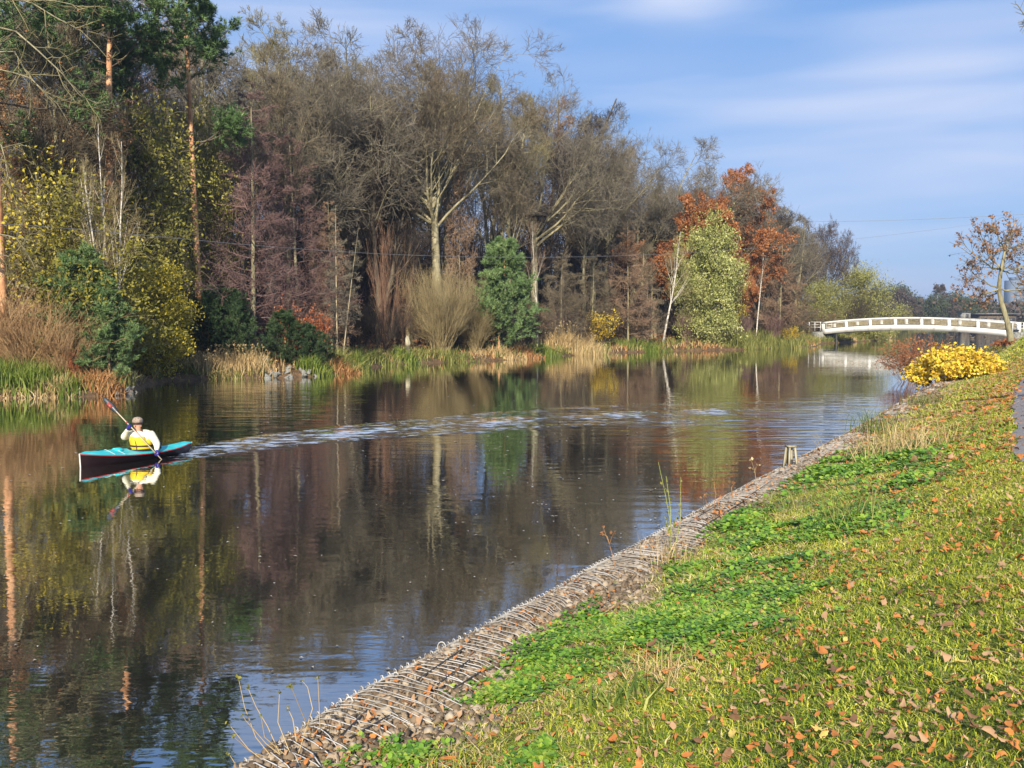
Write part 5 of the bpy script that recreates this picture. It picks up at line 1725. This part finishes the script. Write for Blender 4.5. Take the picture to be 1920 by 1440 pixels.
def tufts():
    r = np.random.default_rng(25)
    straw = M["reed_tan"]
    for (u, v, w, h, n, mt, lb, cat, nm) in [
        (1590, 985, .55, .62, 130, "reed_olive", "tall straw grass tuft standing right of the middle green patch", "grass clump", "straw_grass"),
        (1690, 850, 1.0, .75, 260, "reed_tan", "large pale grass tuft on the bank below the yellow bush", "grass clump", "straw_grass"),
        (1640, 815, .6, .8, 150, "reed_green", "dark green weedy tuft at the waterside before the pale grass", "weed", "green_weed"),
        (1250, 1060, .4, .4, 90, "reed_tan", "dry grass tuft at the foot of the tall green stalks", "grass clump", "straw_grass"),
        (1150, 1330, .3, .22, 70, "reed_green", "broad leaved green tuft low in the near grass", "weed", "broad_leaf_weed"),
        (1230, 1280, .35, .25, 90, "reed_tan", "dry brownish tuft right of the near green patch", "grass clump", "straw_grass"),
        (1730, 760, .9, .5, 160, "reed_olive", "low olive tuft just below the yellow bush", "grass clump", "straw_grass"),
        (1850, 700, .8, .4, 120, "reed_green", "green tuft at the right foot of the yellow bush", "grass clump", "straw_grass"),
        (1480, 960, .5, .4, 110, "reed_olive", "olive grass tuft above the middle green patch", "grass clump", "straw_grass")]:
        c = on_bank(u, v); o = empty(nm, tuple(c)); tag(o, lb, cat)
        C = r.normal(size=(n, 3)) * [w * .4, w * .5, 0]
        C[:, 2] = bank_z(C[:, 0] + c[0], C[:, 1] + c[1]) - c[2] - .01
        sc = max(.006, c[1] * .0006) * (3 if "broad" in lb else 1)
        MB().blades(C, h * (.5 + .6 * r.random(n)), sc * (.6 + .8 * r.random(n)), r, lean=.9).obj("blades", M[mt], o)["kind"] = "stuff"


tufts()


def stalk(name, label, cat, base, lines, mat, head=None, head_mat=None, rad=.004, hs=.03, hn=5):
    """weed from hand-traced stems: each line is a list of photo pixels, its root first"""
    r = np.random.default_rng(int(base[0] * 7 + base[1]))
    if base[1] > 0: b = on_bank(*base)
    d, a = RB.dist(b[0], b[1])
    root = empty(name, tuple(b)); tag(root, label, cat)
    mb = MB(); hb = MB()
    for ln in lines:
        P = np.array([at(u, v, b[1] + r.normal() * .0) for u, v in ln]) - b
        P[:, 1] += np.linspace(0, r.normal() * .12, len(P))
        mb.tubes(P, np.linspace(rad, rad * .5, len(P)), 5)
        if head:
            if head == "along":
                k = r.integers(1, len(P), hn * 3); f = r.random((len(k), 1)); c = P[k - 1] * (1 - f) + P[k] * f
                hb.leaves(c + r.normal(size=c.shape) * hs * .3, hs, r, .6)
            else:
                hb.leaves(P[-1] + r.normal(size=(hn, 3)) * hs * .35, hs, r, .7)
    mb.obj("stems", mat, root)
    if head: hb.obj("flower_heads" if head == "tip" else "leaves", head_mat or mat, root)
    return root


M["stem_green"] = pmat("stem_green", [(.22, .26, .06), (.42, .44, .12)], 5)
stalk("tall_weed", "tall green stalks with small leaves standing at the gabion edge", "weed", (1258, 1050),
      [[(1258, 1050), (1258, 985), (1248, 930), (1234, 866)], [(1258, 1040), (1262, 960), (1258, 902)], [(1262, 1045), (1278, 975), (1281, 898)], [(1256, 1000), (1246, 968)], [(1262, 990), (1270, 955)]],
      M["stem_green"], "along", M["leaf_olive"], rad=.005, hs=.035, hn=5)
stalk("dry_flower", "single dry orange flower stalk at the gabion edge", "weed", (1156, 1075), [[(1156, 1075), (1150, 1045), (1142, 1018), (1132, 992)], [(1143, 1020), (1146, 1005), (1150, 994)], [(1142, 1018), (1138, 1005), (1128, 998)]],
      M["reed_rust"], "tip", M["leaf_brown"], rad=.004, hs=.035, hn=7)
stalk("dry_weed", "bare branching dry weed just left of the metal post frame", "weed", (1418, 905), [[(1418, 905), (1412, 880), (1402, 858)], [(1414, 886), (1418, 868)], [(1412, 880), (1404, 874)]], M["reed_tan"], "tip", M["reed_tan"], rad=.007, hs=.05, hn=4)
stalk("dry_weed", "low rusty dry weeds leaning over the edge wire", "weed", (1335, 958), [[(1335, 958), (1322, 940), (1318, 925)], [(1338, 955), (1345, 930), (1344, 908)], [(1345, 952), (1352, 928)], [(1330, 950), (1316, 948), (1314, 930)], [(1375, 935), (1372, 915), (1378, 908)]],
      M["reed_rust"], "tip", M["leaf_brown"], rad=.006, hs=.045, hn=4)
stalk("dry_weed", "few pale bare stems right of the metal post frame", "weed", (1540, 848), [[(1540, 848), (1530, 832), (1524, 824)], [(1542, 848), (1534, 826), (1527, 815)], [(1546, 842), (1542, 826), (1537, 814)]], M["twig_tan"], None, rad=.007)
stalk("dry_weed", "pale dry stems with seed heads in the bottom left of the gabion", "weed", (560, 1425),
      [[(520, 1432), (478, 1385), (455, 1330), (442, 1278)], [(530, 1425), (497, 1370), (470, 1340), (450, 1312)], [(505, 1435), (468, 1400), (434, 1350)], [(540, 1420), (500, 1375), (498, 1330)], [(545, 1415), (512, 1370), (506, 1328)],
       [(560, 1412), (580, 1340), (565, 1310), (548, 1308)], [(585, 1380), (570, 1330), (553, 1272)], [(600, 1365), (598, 1320), (595, 1272)], [(556, 1390), (548, 1350), (537, 1330)], [(515, 1425), (470, 1408), (440, 1380)], [(470, 1440), (440, 1432), (428, 1415)], [(525, 1415), (500, 1392), (462, 1345), (459, 1335)]],
      M["reed_tan"], "tip", M["leaf_olive"], rad=.0035, hs=.022, hn=6)


# bare stump of a metal frame on the gabion
def post_frame():
    b = on_bank(1482, 876)
    o = empty("mooring_frame", tuple(b), .35); tag(o, "small tapered frame of pale weathered posts on the gabion edge", "mooring frame")
    h = .38
    for sx, dy in ((-1, -.06), (1, -.06), (-1, .07), (1, .07)):
        P = np.array([[sx * .095, dy * 1.3, -.05], [sx * .055, dy * .8, h]])
        th = np.arange(4) * math.pi / 2 + math.pi / 4
        MB().rings([[[p[0] + .024 * math.cos(t), p[1] + .024 * math.sin(t), p[2]] for t in th] for p in P], True, True).obj("post", M["wood_post"], o)
    MB().box((0, 0, h + .012), (.16, .16, .024)).obj("top_plate", M["wood_post"], o)
    MB().box((0, -.085, .03), (.15, .03, .05)).obj("base_rail", M["wood_post"], o)
    MB().box((.0, .115, .2), (.09, .02, .3)).obj("back_board", M["bark_tan"], o)
    MB().tubes([[0, -.02, -.02], [0, -.02, .14]], [.035, .03], 8).obj("bolt", M["dark_metal"], o)


post_frame()


# floating leaves on the canal
def floats():
    r = np.random.default_rng(41)
    n = 1300
    u = r.random(n) * 1500 - 20; v = 700 + 560 * r.random(n) ** 1.5
    C = np.array([gp(a, b, .006) for a, b in zip(u, v)])
    d, a = RB.dist(C[:, 0], C[:, 1]); d2, _ = LB.dist(C[:, 0], C[:, 1])
    keep = (d < -.5) & (d2 < -.4)
    cl_ = np.exp(-((u - 1080) / 330) ** 2 - ((v - 880) / 130) ** 2)
    keep &= r.random(n) < .22 + .75 * cl_
    C = C[keep]
    m = len(C); an = r.random(m) * 6.28
    s = (.014 + .022 * r.random(m)) * np.clip(C[:, 1] / 14, .6, 2); dr = np.stack([np.cos(an), np.sin(an), 0 * an], 1); sd = np.stack([-np.sin(an), np.cos(an), 0 * an], 1)
    s = s[:, None]
    v_ = np.stack([C - dr * s, C + sd * s * .6 + [0, 0, .008], C + dr * s, C - sd * s * .6 + [0, 0, .008]], 1).reshape(-1, 3)
    mt = pmat("floating_leaf", [(.16, .12, .08), (.4, .35, .27), (.6, .57, .5)], mode="island", rough=.5)
    tag(MB().add(v_, np.arange(m * 4).reshape(-1, 4)).obj("floating_leaves", mt), "tiny pale leaves and specks floating on the canal", "leaf litter", kind="stuff")


floats()


# ------------------------------------------------------------------ kayak
BOW, STERN = gp(152, 876), gp(353, 846)
KD = BOW - STERN; KL = float(np.linalg.norm(KD)); KD /= KL
KR = np.array([KD[1], -KD[0], 0])      # starboard (paddler's right hand side)
KROT = np.stack([KD, -KR, [0, 0, 1]], 1)   # local x forward, y to port, z up


def k2w(p, x0=STERN): return np.asarray(p) @ KROT.T + x0


def kayak():
    root = empty("kayak", tuple(STERN)); tag(root, "turquoise decked kayak with dark hull and white bow strip", "kayak")
    root.rotation_euler = (0, 0, math.atan2(KD[1], KD[0]))
    n = 26; S = np.linspace(0, 1, n)
    half = .335 * np.clip(1 - np.abs(2 * S - 1.0) ** 2.6, 0, 1) ** .8 + .012
    gun = .095 + .185 * S ** 2.6 + .10 * (1 - S) ** 2.5          # gunwale height
    keel = -.11 + .10 * np.clip((.12 - S) / .12, 0, 1) ** 2 + .05 * np.clip((S - .93) / .07, 0, 1) ** 2
    x = S * KL
    x_top = x.copy(); x_top[-1] = KL + .02; x_top[0] = -.10
    hull = []
    for i in range(n):
        pts = []
        for f in np.linspace(-1, 1, 11):
            a = abs(f)
            yy = np.sign(f) * half[i] * a ** .62; zz = keel[i] + (gun[i] - keel[i]) * a ** 1.9
            xx = x[i] + (x_top[i] - x[i]) * a
            pts.append([xx, yy, zz])
        hull.append(pts)
    dark = pmat("kayak_hull", [(.010, .005, .005), (.018, .007, .007)], 3, rough=.35, spec=.25)
    teal = pmat("kayak_deck", [(.015, .36, .40), (.03, .50, .52), (.10, .58, .60)], 2.2, rough=.35, spec=.5, stretch=(1, 3, 1))
    red = pmat("kayak_red_line", [(.45, .02, .02), (.5, .04, .03)], 3, rough=.3)
    black = pmat("kayak_black", [(.02, .02, .022), (.035, .035, .04)], 4, rough=.5)
    whi = pmat("kayak_strip_white", [(.72, .68, .62), (.8, .78, .74)], 3, rough=.4)
    MB().rings(hull, close=False).obj("hull", dark, root, True)
    # deck, peaked, with the cockpit opening left free
    c0, c1, cw = .30, .60, .24
    deck = []
    crown = .06 + .05 * np.sin(np.clip((S - .25) / .7, 0, 1) * math.pi)
    for i in range(n):
        row = []
        for f in np.linspace(-1, 1, 13):
            row.append([x_top[i] * .999, f * (half[i] + .004), gun[i] + .004 + crown[i] * (1 - abs(f)) * (1 if .02 < S[i] < .98 else .2)])
        deck.append(row)
    deck = np.array(deck)
    mb = MB(); v = deck.reshape(-1, 3); q = []
    for i in range(n - 1):
        for j in range(12):
            cx = (deck[i, j, 0] + deck[i + 1, j + 1, 0]) / 2; cy = (deck[i, j, 1] + deck[i + 1, j + 1, 1]) / 2
            if ((cx - (c0 + c1) / 2 * KL) / ((c1 - c0) / 2 * KL)) ** 2 + (cy / cw) ** 2 < .92: continue
            q.append([i * 13 + j, (i + 1) * 13 + j, (i + 1) * 13 + j + 1, i * 13 + j + 1])
    dk = mb.add(v, q).obj("deck", teal, root, True)
    th = np.linspace(0, 2 * math.pi, 33)
    P = np.stack([(c0 + c1) / 2 * KL + np.cos(th) * (c1 - c0) / 2 * KL, np.sin(th) * cw, np.interp(((c0 + c1) / 2 * KL + np.cos(th) * (c1 - c0) / 2 * KL) / KL, S, gun) + .065], 1)
    MB().tubes(P, np.full(33, .024), 8).obj("cockpit_rim", black, root, True)
    MB().rings([P * [1, .96, 1] - [0, 0, .0], P * [1, .9, 1] - [0, 0, .17]], close=False).obj("cockpit_liner", black, root, True)
    for sg in (-1, 1):
        MB().tubes(np.stack([x_top, sg * (half + .008), gun - .012], 1), np.full(n, .011), 6).obj("gunwale_line", red, root, True)
    MB().tubes([[KL + .028, 0, gun[-1] + .01], [KL + .02, 0, .15], [KL + .01, 0, keel[-1]]], [.016, .016, .014], 6).obj("bow_strip", whi, root, True)
    MB().tubes([[-.115, 0, gun[0] + .01], [-.04, 0, .1], [.0, 0, -.03]], [.014, .014, .012], 6).obj("stern_strip", whi, root, True)
    MB().tubes([[KL * .80, -.02, .30], [KL * .86, .0, .31]], [.012, .012], 6).obj("bow_handle", black, root)
    zb = np.interp(.66, S, gun) + .09
    mb = MB()
    th = np.arange(12) * 2 * math.pi / 12
    mb.rings([[[KL * .655 + k * .06 + 0, .13 * math.cos(t) * w, zb + .055 * math.sin(t) * w] for t in th] for k, w in ((0, .7), (.4, 1), (2.2, 1), (2.8, .75))], True, True)
    mb.obj("deck_bag", pmat("deck_bag", [(.02, .50, .52), (.04, .62, .62)], 4, rough=.6), root, True)
    for xx in (.70, .78): MB().tubes([[KL * xx, -np.interp(xx, S, half), np.interp(xx, S, gun) + .02], [KL * xx + .03, 0, np.interp(xx, S, gun + crown) + .02], [KL * xx, np.interp(xx, S, half), np.interp(xx, S, gun) + .02]], [.005] * 3, 5).obj("deck_line", whi, root)
    MB().ell((KL * .37, 0, .11), (.12, .2, .03)).box((KL * .325, 0, .24), (.03, .34, .22)).obj("seat", black, root, False)
    # twin stern lines
    return root


kayak()


def skin_obj(name, chains, mat, parent, origin, sub=2):
    """one continuous surface grown round a skeleton: chains = [(list of (p, r) ...)], chains share joints by position"""
    verts, rad, edges, key = [], [], [], {}
    for ch in chains:
        prev = None
        for p, rr in ch:
            k = tuple(np.round(p, 4))
            if k not in key:
                key[k] = len(verts); verts.append(tuple(np.asarray(p) - origin)); rad.append(rr if isinstance(rr, tuple) else (rr, rr))
            i = key[k]
            if prev is not None and prev != i: edges.append((prev, i))
            prev = i
    me = bpy.data.meshes.new(name); me.from_pydata(verts, edges, [])
    o = bpy.data.objects.new(name, me); COL.objects.link(o)
    sk = o.modifiers.new("skin", "SKIN"); sk.use_smooth_shade = True
    for i, rr in enumerate(rad):
        me.skin_vertices[0].data[i].radius = rr
        me.skin_vertices[0].data[i].use_root = (i == 0)
    ss_ = o.modifiers.new("sub", "SUBSURF"); ss_.levels = sub; ss_.render_levels = sub
    dg = bpy.context.evaluated_depsgraph_get()
    me2 = bpy.data.meshes.new_from_object(o.evaluated_get(dg))
    o.modifiers.clear(); o.data = me2; o.parent = parent
    me2.materials.clear()
    for m_ in (mat if isinstance(mat, list) else [mat]): me2.materials.append(m_)
    return o


def person():
    hip = k2w([KL * .40, 0, .16])
    Yb = hip[1]
    PX = F / Yb     # photo px per metre here
    root = empty("person", tuple(hip)); tag(root, "person in cream jacket, yellow vest, knit hat and blue gloves paddling", "person")
    fwd = KD * .55 + unit(-np.array([hip[0], hip[1], 0])) * .45; fwd[2] = 0; fwd = unit(fwd)
    rt = np.array([fwd[1], -fwd[0], 0]); up = np.array([0, 0, 1.0])     # rt = paddler's right = picture left... when facing us
    if (rt @ [1, 0, 0]) > 0: rt = -rt

    def W(u, v, toward=0.0):
        """photo pixel at the paddler's depth, moved towards the camera by some metres"""
        return at(u, v, Yb - toward)
    head = W(258, 797); neck = W(261, 814); chest = W(264, 822, .0); belly = W(266, 838); hipp = W(267, 852)
    shR, elR, haR = W(244, 814), W(231, 821, .12), W(243, 799, .29)
    shL, elL, haL = W(284, 815, .02), W(295, 833, .12), W(293, 852, .34)
    skin = pmat("skin", [(.55, .27, .17), (.62, .33, .22)], 8, rough=.5)
    jac = pmat("jacket_cream", [(.66, .60, .42), (.80, .75, .56), (.82, .79, .64)], 9, rough=.8, bump=.012, bump_scale=14)
    vest = pmat("vest_yellow", [(.66, .44, .02), (.80, .60, .04)], 7, rough=.6, bump=.006)
    blue = pmat("glove_blue", [(.02, .02, .16), (.05, .04, .30)], 12, rough=.7)
    hatm = pmat("knit_hat", [(.12, .08, .06), (.34, .26, .19), (.42, .34, .27)], 26, rough=.9, bump=.004)
    dk = pmat("dark_trim", [(.03, .02, .02), (.06, .03, .03)], 6, rough=.6)
    # --- body: torso, neck, head, arms, legs inside the boat, hands with fingers: one skin
    pd0, pd1 = W(195, 747, .22), W(311, 870, .36)
    pdir = unit(pd1 - pd0)

    def hand(wr, el, centre):
        """palm with four curled fingers and a thumb round the shaft at centre"""
        chains = []
        a = pdir                                  # fingers sit side by side along the shaft
        out = unit(centre - el); out = unit(out - a * (out @ a)); over = unit(np.cross(a, out))
        palm = centre - out * .035
        chains.append([(wr, (.026, .026)), (palm - out * .03, (.030, .022)), (palm, (.036, .018))])
        for i, ln in enumerate((.9, 1.0, .95, .78)):
            b = palm + a * (i - 1.5) * .019
            k1 = b + out * .030 * ln + over * .028; k2 = b + out * .062 * ln + over * .020; k3 = b + out * .066 * ln - over * .012; k4 = b + out * .042 * ln - over * .026
            chains.append([(palm, (.036, .018)), (b + over * .018, .011), (k1, .010), (k2, .0095), (k3, .009), (k4, .008)])
        b = palm - a * .038
        chains.append([(palm, (.036, .018)), (b - over * .010, .012), (b + out * .03 - over * .026, .0105), (b + out * .058 + a * .02 - over * .030, .009)])
        return chains
    wrR = haR - unit(haR - elR) * .085; wrL = haL - unit(haL - elL) * .085
    ch = [[(hipp, (.16, .13)), (belly, (.165, .125)), (chest, (.17, .12)), (neck - up * .015, (.06, .06)), (neck + up * .04 + fwd * .01, (.055, .055)), (head - up * .06 + fwd * .02, (.080, .088)), (head + up * .02, (.092, .105)), (head + up * .095, (.065, .075))]]
    ch += [[(chest, (.17, .12)), (shR, .075), (elR, .05), (wrR, (.026, .026))], [(chest, (.17, .12)), (shL, .075), (elL, .05), (wrL, (.026, .026))]]
    ch += hand(wrR, elR, haR) + hand(wrL, elL, haL)
    kn = hipp + KD * .45 + up * .10; ft = hipp + KD * .85 - up * .04
    for sg in (-1, 1):
        ch += [[(hipp, (.16, .13)), (hipp + KD * .08 + KR * sg * .10, .085), (kn + KR * sg * .13, .06), (ft + KR * sg * .08, .045), (ft + KD * .05 + up * .09 + KR * sg * .08, .04)]]
    skin_obj("body", ch, skin, root, hip, 1)
    # facial features as part of the head
    f0 = head + fwd * .098
    fr = unit(np.cross(fwd, up)); rot = np.stack([fr, fwd, up], 1)
    mb = MB()
    mb.tubes([f0 + up * .02 - fwd * .004, f0 - up * .012 + fwd * .018, f0 - up * .024 + fwd * .004], [.009, .015, .013], 8, cap=True)
    mb.ell(f0 - up * .058 - fwd * .022, (.022, .010, .006), 10, 6, rot)
    for sg in (-1, 1):
        mb.ell(f0 + fr * sg * .03 + up * .012 - fwd * .012, (.012, .008, .007), 8, 6, rot)
        mb.ell(head + fr * sg * .082 - up * .012, (.012, .022, .032), 8, 6, rot)
    for o in (mb.obj("face", skin, root, True),): o.location = -hip
    mb = MB()
    for sg in (-1, 1): mb.ell(f0 + fr * sg * .03 + up * .013 - fwd * .004, (.008, .005, .0045), 8, 6, rot)
    o = mb.obj("eyes", dk, root, True); o.location = -hip
    # --- jacket: sleeves and torso shell
    g = .022
    jc = [[(hipp + up * .02, (.18, .145)), (belly, (.19, .15)), (chest, (.20, .145)), (neck - up * .03, (.085, .08)), (neck + up * .005, (.075, .075))],
          [(chest, (.20, .145)), (shR + up * .0, .105), ((shR + elR) / 2, .088), (elR, .085), ((elR + wrR) / 2, .06), (wrR - unit(wrR - elR) * .01, .043)],
          [(chest, (.20, .145)), (shL + up * .0, .105), ((shL + elL) / 2, .090), (elL, .082), ((elL + wrL) / 2, .062), (wrL - unit(wrL - elL) * .01, .043)]]
    skin_obj("jacket", jc, jac, root, hip, 2)
    # --- vest: yellow front and back panels over the torso
    cen = [hipp + up * .03, belly - up * .02, belly + up * .06, chest - up * .02, chest + up * .05, neck - up * .055]
    ws = [(.215, .185), (.228, .20), (.232, .215), (.235, .245), (.215, .235), (.14, .17)]
    th = np.arange(28) * 2 * math.pi / 28
    rg_ = []
    for c, (a, b) in zip(cen, ws): rg_.append([c + fr * a * math.cos(t) + fwd * b * math.sin(t) for t in th])
    rg_ = np.array(rg_)
    # open under the arms and for the cream front yoke
    mbv = MB(); q = []
    for i in range(5):
        for j in range(28):
            t = th[j] + math.pi / 28
            side = abs(math.cos(t))
            if i >= 3 and side > .72: continue
            if i >= 4 and math.sin(t) > .0 and side < .40: continue
            q.append([i * 28 + j, i * 28 + (j + 1) % 28, (i + 1) * 28 + (j + 1) % 28, (i + 1) * 28 + j])
    o = mbv.add(rg_.reshape(-1, 3), q).obj("life_vest", vest, root, True); o.location = -hip
    sol = o.modifiers.new("thick", "SOLIDIFY"); sol.thickness = .03; sol.offset = 0
    bl = np.array([belly + up * .045 + fr * .250 * math.cos(t) + fwd * .236 * math.sin(t) for t in np.linspace(0, 2 * math.pi, 29)])
    sb = MB().tubes(bl, np.full(29, .017), 6).obj("strap", dk, o, True)
    zp = np.array([belly - up * .08 + fwd * .225, belly + up * .04 + fwd * .238, chest + fwd * .262])
    MB().tubes(zp, np.full(3, .008), 5).obj("zip", dk, o)
    # --- hat: knit dome, dark band
    rings_ = []
    for zz, rr in ((.045, 1.0), (.08, 1.06), (.12, 1.03), (.155, .85), (.178, .5), (.186, .12)):
        rings_.append([head + up * zz - fwd * .005 + fr * .108 * rr * math.cos(t) + fwd * .120 * rr * math.sin(t) for t in th])
    h_ = MB().rings(rings_, True, True).obj("hat", hatm, root, True); h_.location = -hip
    rings_ = [[head + up * zz - fwd * .002 + fr * .111 * math.cos(t) + fwd * .124 * math.sin(t) for t in th] for zz in (.030, .068)]
    MB().rings(rings_).obj("hat_band", dk, h_, True)
    # collar
    rings_ = [[neck + up * zz + fr * .082 * k * math.cos(t) + fwd * .085 * k * math.sin(t) for t in th] for zz, k in ((-.03, 1.15), (.03, 1.0), (.045, 1.05))]
    o = MB().rings(rings_).obj("collar", jac, root, True); o.location = -hip
    # --- gloves: a slightly larger skin over each hand
    for (wr, el, ha) in ((wrR, elR, haR), (wrL, elL, haL)):
        chs = hand(wr, el, ha)
        gl_ = [[(p, (tuple(x * 1.28 for x in rr) if isinstance(rr, tuple) else rr * 1.3)) for p, rr in c] for c in chs]
        cuff = wr - unit(wr - el) * .04
        gl_.insert(0, [(cuff, (.046, .046)), (wr, (.034, .034))])
        gl_[1][0] = (wr, (.034, .034))
        skin_obj("glove", gl_, blue, root, hip, 1)
    # --- spray skirt, dark, round the waist
    return root, pd0, pd1, pdir


PR = person()


def paddle():
    _, a, b, d = PR
    root = empty("paddle", tuple(a)); tag(root, "double bladed paddle held across the paddler's chest", "paddle")
    L_ = np.linalg.norm(b - a)
    s0, s1 = a + d * .50, b - d * .10
    MB().tubes([s0 - a - d * .1, s1 - a], [.012, .012], 8, cap=True).obj("shaft", pmat("paddle_shaft", [(.50, .40, .28), (.60, .50, .36)], 4, rough=.4), root, True)
    blk = pmat("paddle_blade", [(.04, .05, .055), (.10, .11, .12)], 5, rough=.3)
    redm = pmat("paddle_red", [(.28, .05, .04), (.38, .09, .07)], 5, rough=.4)

    def blade(p0, dirv, name):
        side = unit(np.cross(dirv, unit(p0))); nrm = np.cross(side, dirv)
        k = np.linspace(0, 1, 10); w = .012 + .054 * np.sin(np.clip(k * 1.02, 0, 1) ** .8 * math.pi * .86) ** .9
        w[-1] = .02
        rg_ = []
        for t, ww in zip(k, w):
            c = p0 + dirv * .50 * t + nrm * .03 * t ** 2
            rg_.append([c + side * ww, c + nrm * .008 + side * ww * .4, c + nrm * .012, c + nrm * .008 - side * ww * .4, c - side * ww, c - nrm * .006])
        o = MB().rings(np.array(rg_) - a, True, True).obj("blade", blk, root, True)
        rr = []
        for t in (.42, .55, .70):
            c = p0 + dirv * .50 * t + nrm * (.03 * t ** 2)
            rr.append([c + side * .058 - a, c + side * .030 - nrm * .013 - a, c - side * .02 - nrm * .014 - a, c - side * .02 + nrm * .018 - a, c + side * .03 + nrm * .018 - a])
        MB().rings(rr, True, True).obj("red_panel", redm, o, True)
    blade(s0 - d * .02, -d, "upper")
    blade(s1, d, "lower")
    MB().tubes([a + d * (L_ * .5 - .28) - a, a + d * (L_ * .5 - .25) - a], [.03, .03], 10, cap=True).obj("drip_ring", redm, root)
    return root


paddle()


# bare trees just outside the frame whose branches reach into it
def corner_trees():
    rg = np.random.default_rng(61)
    # right: twigs in the top right corner
    D = 13.0; base = at(2560, 640, D); base[2] = float(bank_z(base[0], base[1])[0])
    root = empty("bare_tree", tuple(base)); tag(root, "bare tree whose twig tips reach into the top right corner", "tree")
    trunk = np.array([[0, 0, -.2], [.05, 0, 2], [0, .05, 4], [.1, 0, 6.5], [.1, 0, 9]])
    limb = np.array([at(2560, 120, D), at(2120, 60, D), at(1960, 60, D), at(1925, 35, D)]) - base
    limb2 = np.array([at(2560, -40, D), at(2120, -60, D), at(1960, -10, D), at(1925, -20, D)]) - base
    mb = MB().tubes(trunk, [.22, .18, .15, .1, .05], 8).tubes(limb, [.06, .035, .02, .008], 5).tubes(limb2, [.06, .035, .02, .008], 5)
    mb.obj("trunk", M["bark"], root, True)
    PL = np.array([limb[2:], limb2[2:]]); PL = np.stack([PL[:, 0], (PL[:, 0] + PL[:, 1]) / 2, PL[:, 1]], 1)
    p, d, L2, r2, t = spawn(rg, PL, np.full((2, 3), .01), np.array([.35, .35]), 6, .2, 1, 45, 12, c_(.55), .6)
    P1 = polyl(rg, p, d, L2, 4, .12, .0)
    p, d, L3, r3, t = spawn(rg, P1, np.full((len(p), 4), .006), L2, 5, .2, 1, 45, 12, c_(.5), .7)
    P2 = polyl(rg, p, d, L3, 3, .12, .02)
    MB().tubes(P1, np.full((len(P1), 4), .006), 4).tubes(P2, np.full((len(P2), 3), .0035), 3).obj("crown", M["twig_olive"], root)
    # left: long pale drooping limbs entering at the top left
    D = 33.0; base = at(-150, 600, shore_depth(-150) + 2.5); base[2] = left_ground(base[0], base[1])
    root = empty("bare_tree", tuple(base)); tag(root, "bare tree whose long pale limbs hang in from the upper left", "tree")
    dp = base[1]
    trunk = np.array([at(-150, v, dp) for v in (640, 450, 250, 60, -120)]) - base
    mb = MB().tubes(trunk, [.3, .26, .22, .15, .08], 8)
    limbs = [[(-150, 60), (-60, 40), (40, 60), (110, 130), (165, 190), (200, 195)], [(-150, 0), (-40, -20), (60, 10), (150, 60), (215, 120)], [(-150, 120), (-60, 90), (20, 100), (80, 160), (130, 230)],
             [(-150, -60), (0, -10), (90, 5), (160, 15)], [(-150, 200), (-70, 150), (0, 130), (60, 150), (110, 190)], [(-150, 260), (-60, 240), (0, 270), (15, 330), (30, 380)], [(-150, 470), (-60, 440), (20, 440), (55, 455)],
             [(-150, 420), (-60, 450), (0, 480), (40, 470)]]
    LP = []
    for l in limbs:
        P = np.array([at(u, v, dp - 1.2 * rg.random()) for u, v in l]) - base
        tt = np.linspace(0, len(P) - 1, 9); LP.append(np.stack([np.interp(tt, np.arange(len(P)), P[:, i]) for i in range(3)], 1) + rg.normal(size=(9, 3)) * .05)
    LP = np.array(LP); Ln = np.full(len(LP), 7.0); LR = taper(np.full(len(LP), .05), .2, 9, len(LP))
    mb.tubes(LP, LR, 5).obj("trunk", M["bark"], root, True)
    p, d, L2, r2, t = spawn(rg, LP, LR, Ln, 9, .2, 1, 45, 14, dome(.2, .12), .5)
    P1 = polyl(rg, p, d, L2, 5, .12, -.02)
    p, d, L3, r3, t = spawn(rg, P1, np.full((len(p), 5), .02), L2, 7, .2, 1, 45, 14, c_(.45), .6)
    P2 = polyl(rg, p, d, L3, 4, .15, .02)
    MB().tubes(P1, np.tile(np.linspace(.022, .010, 5), (len(P1), 1)), 4).tubes(P2, np.full((len(P2), 4), .009), 3).obj("crown", M["twig_olive"], root)
    C, _ = pts_on(P2, 1, rg, .1); C = C[rg.random(len(C)) < .12]
    MB().leaves(C, .12, rg).obj("foliage", M["leaf_orange"], root)


corner_trees()


# ------------------------------------------------------------------ haze: the air over the canal
def haze():
    m = bpy.data.materials.new("haze_air"); m.use_nodes = True
    nt = m.node_tree; nt.nodes.clear()
    out = N(nt, "ShaderNodeOutputMaterial"); v = N(nt, "ShaderNodeVolumePrincipled")
    v.inputs["Color"].default_value = (.62, .76, 1.0, 1)
    v.inputs["Density"].default_value = .00032
    v.inputs["Anisotropy"].default_value = .2
    nt.links.new(v.outputs[0], out.inputs["Volume"])
    mb = MB().box((250, 1500, 34), (2600, 3180, 72))
    o = mb.obj("haze", m); tag(o, "thin blue autumn haze over the canal", "haze", kind="stuff")


haze()
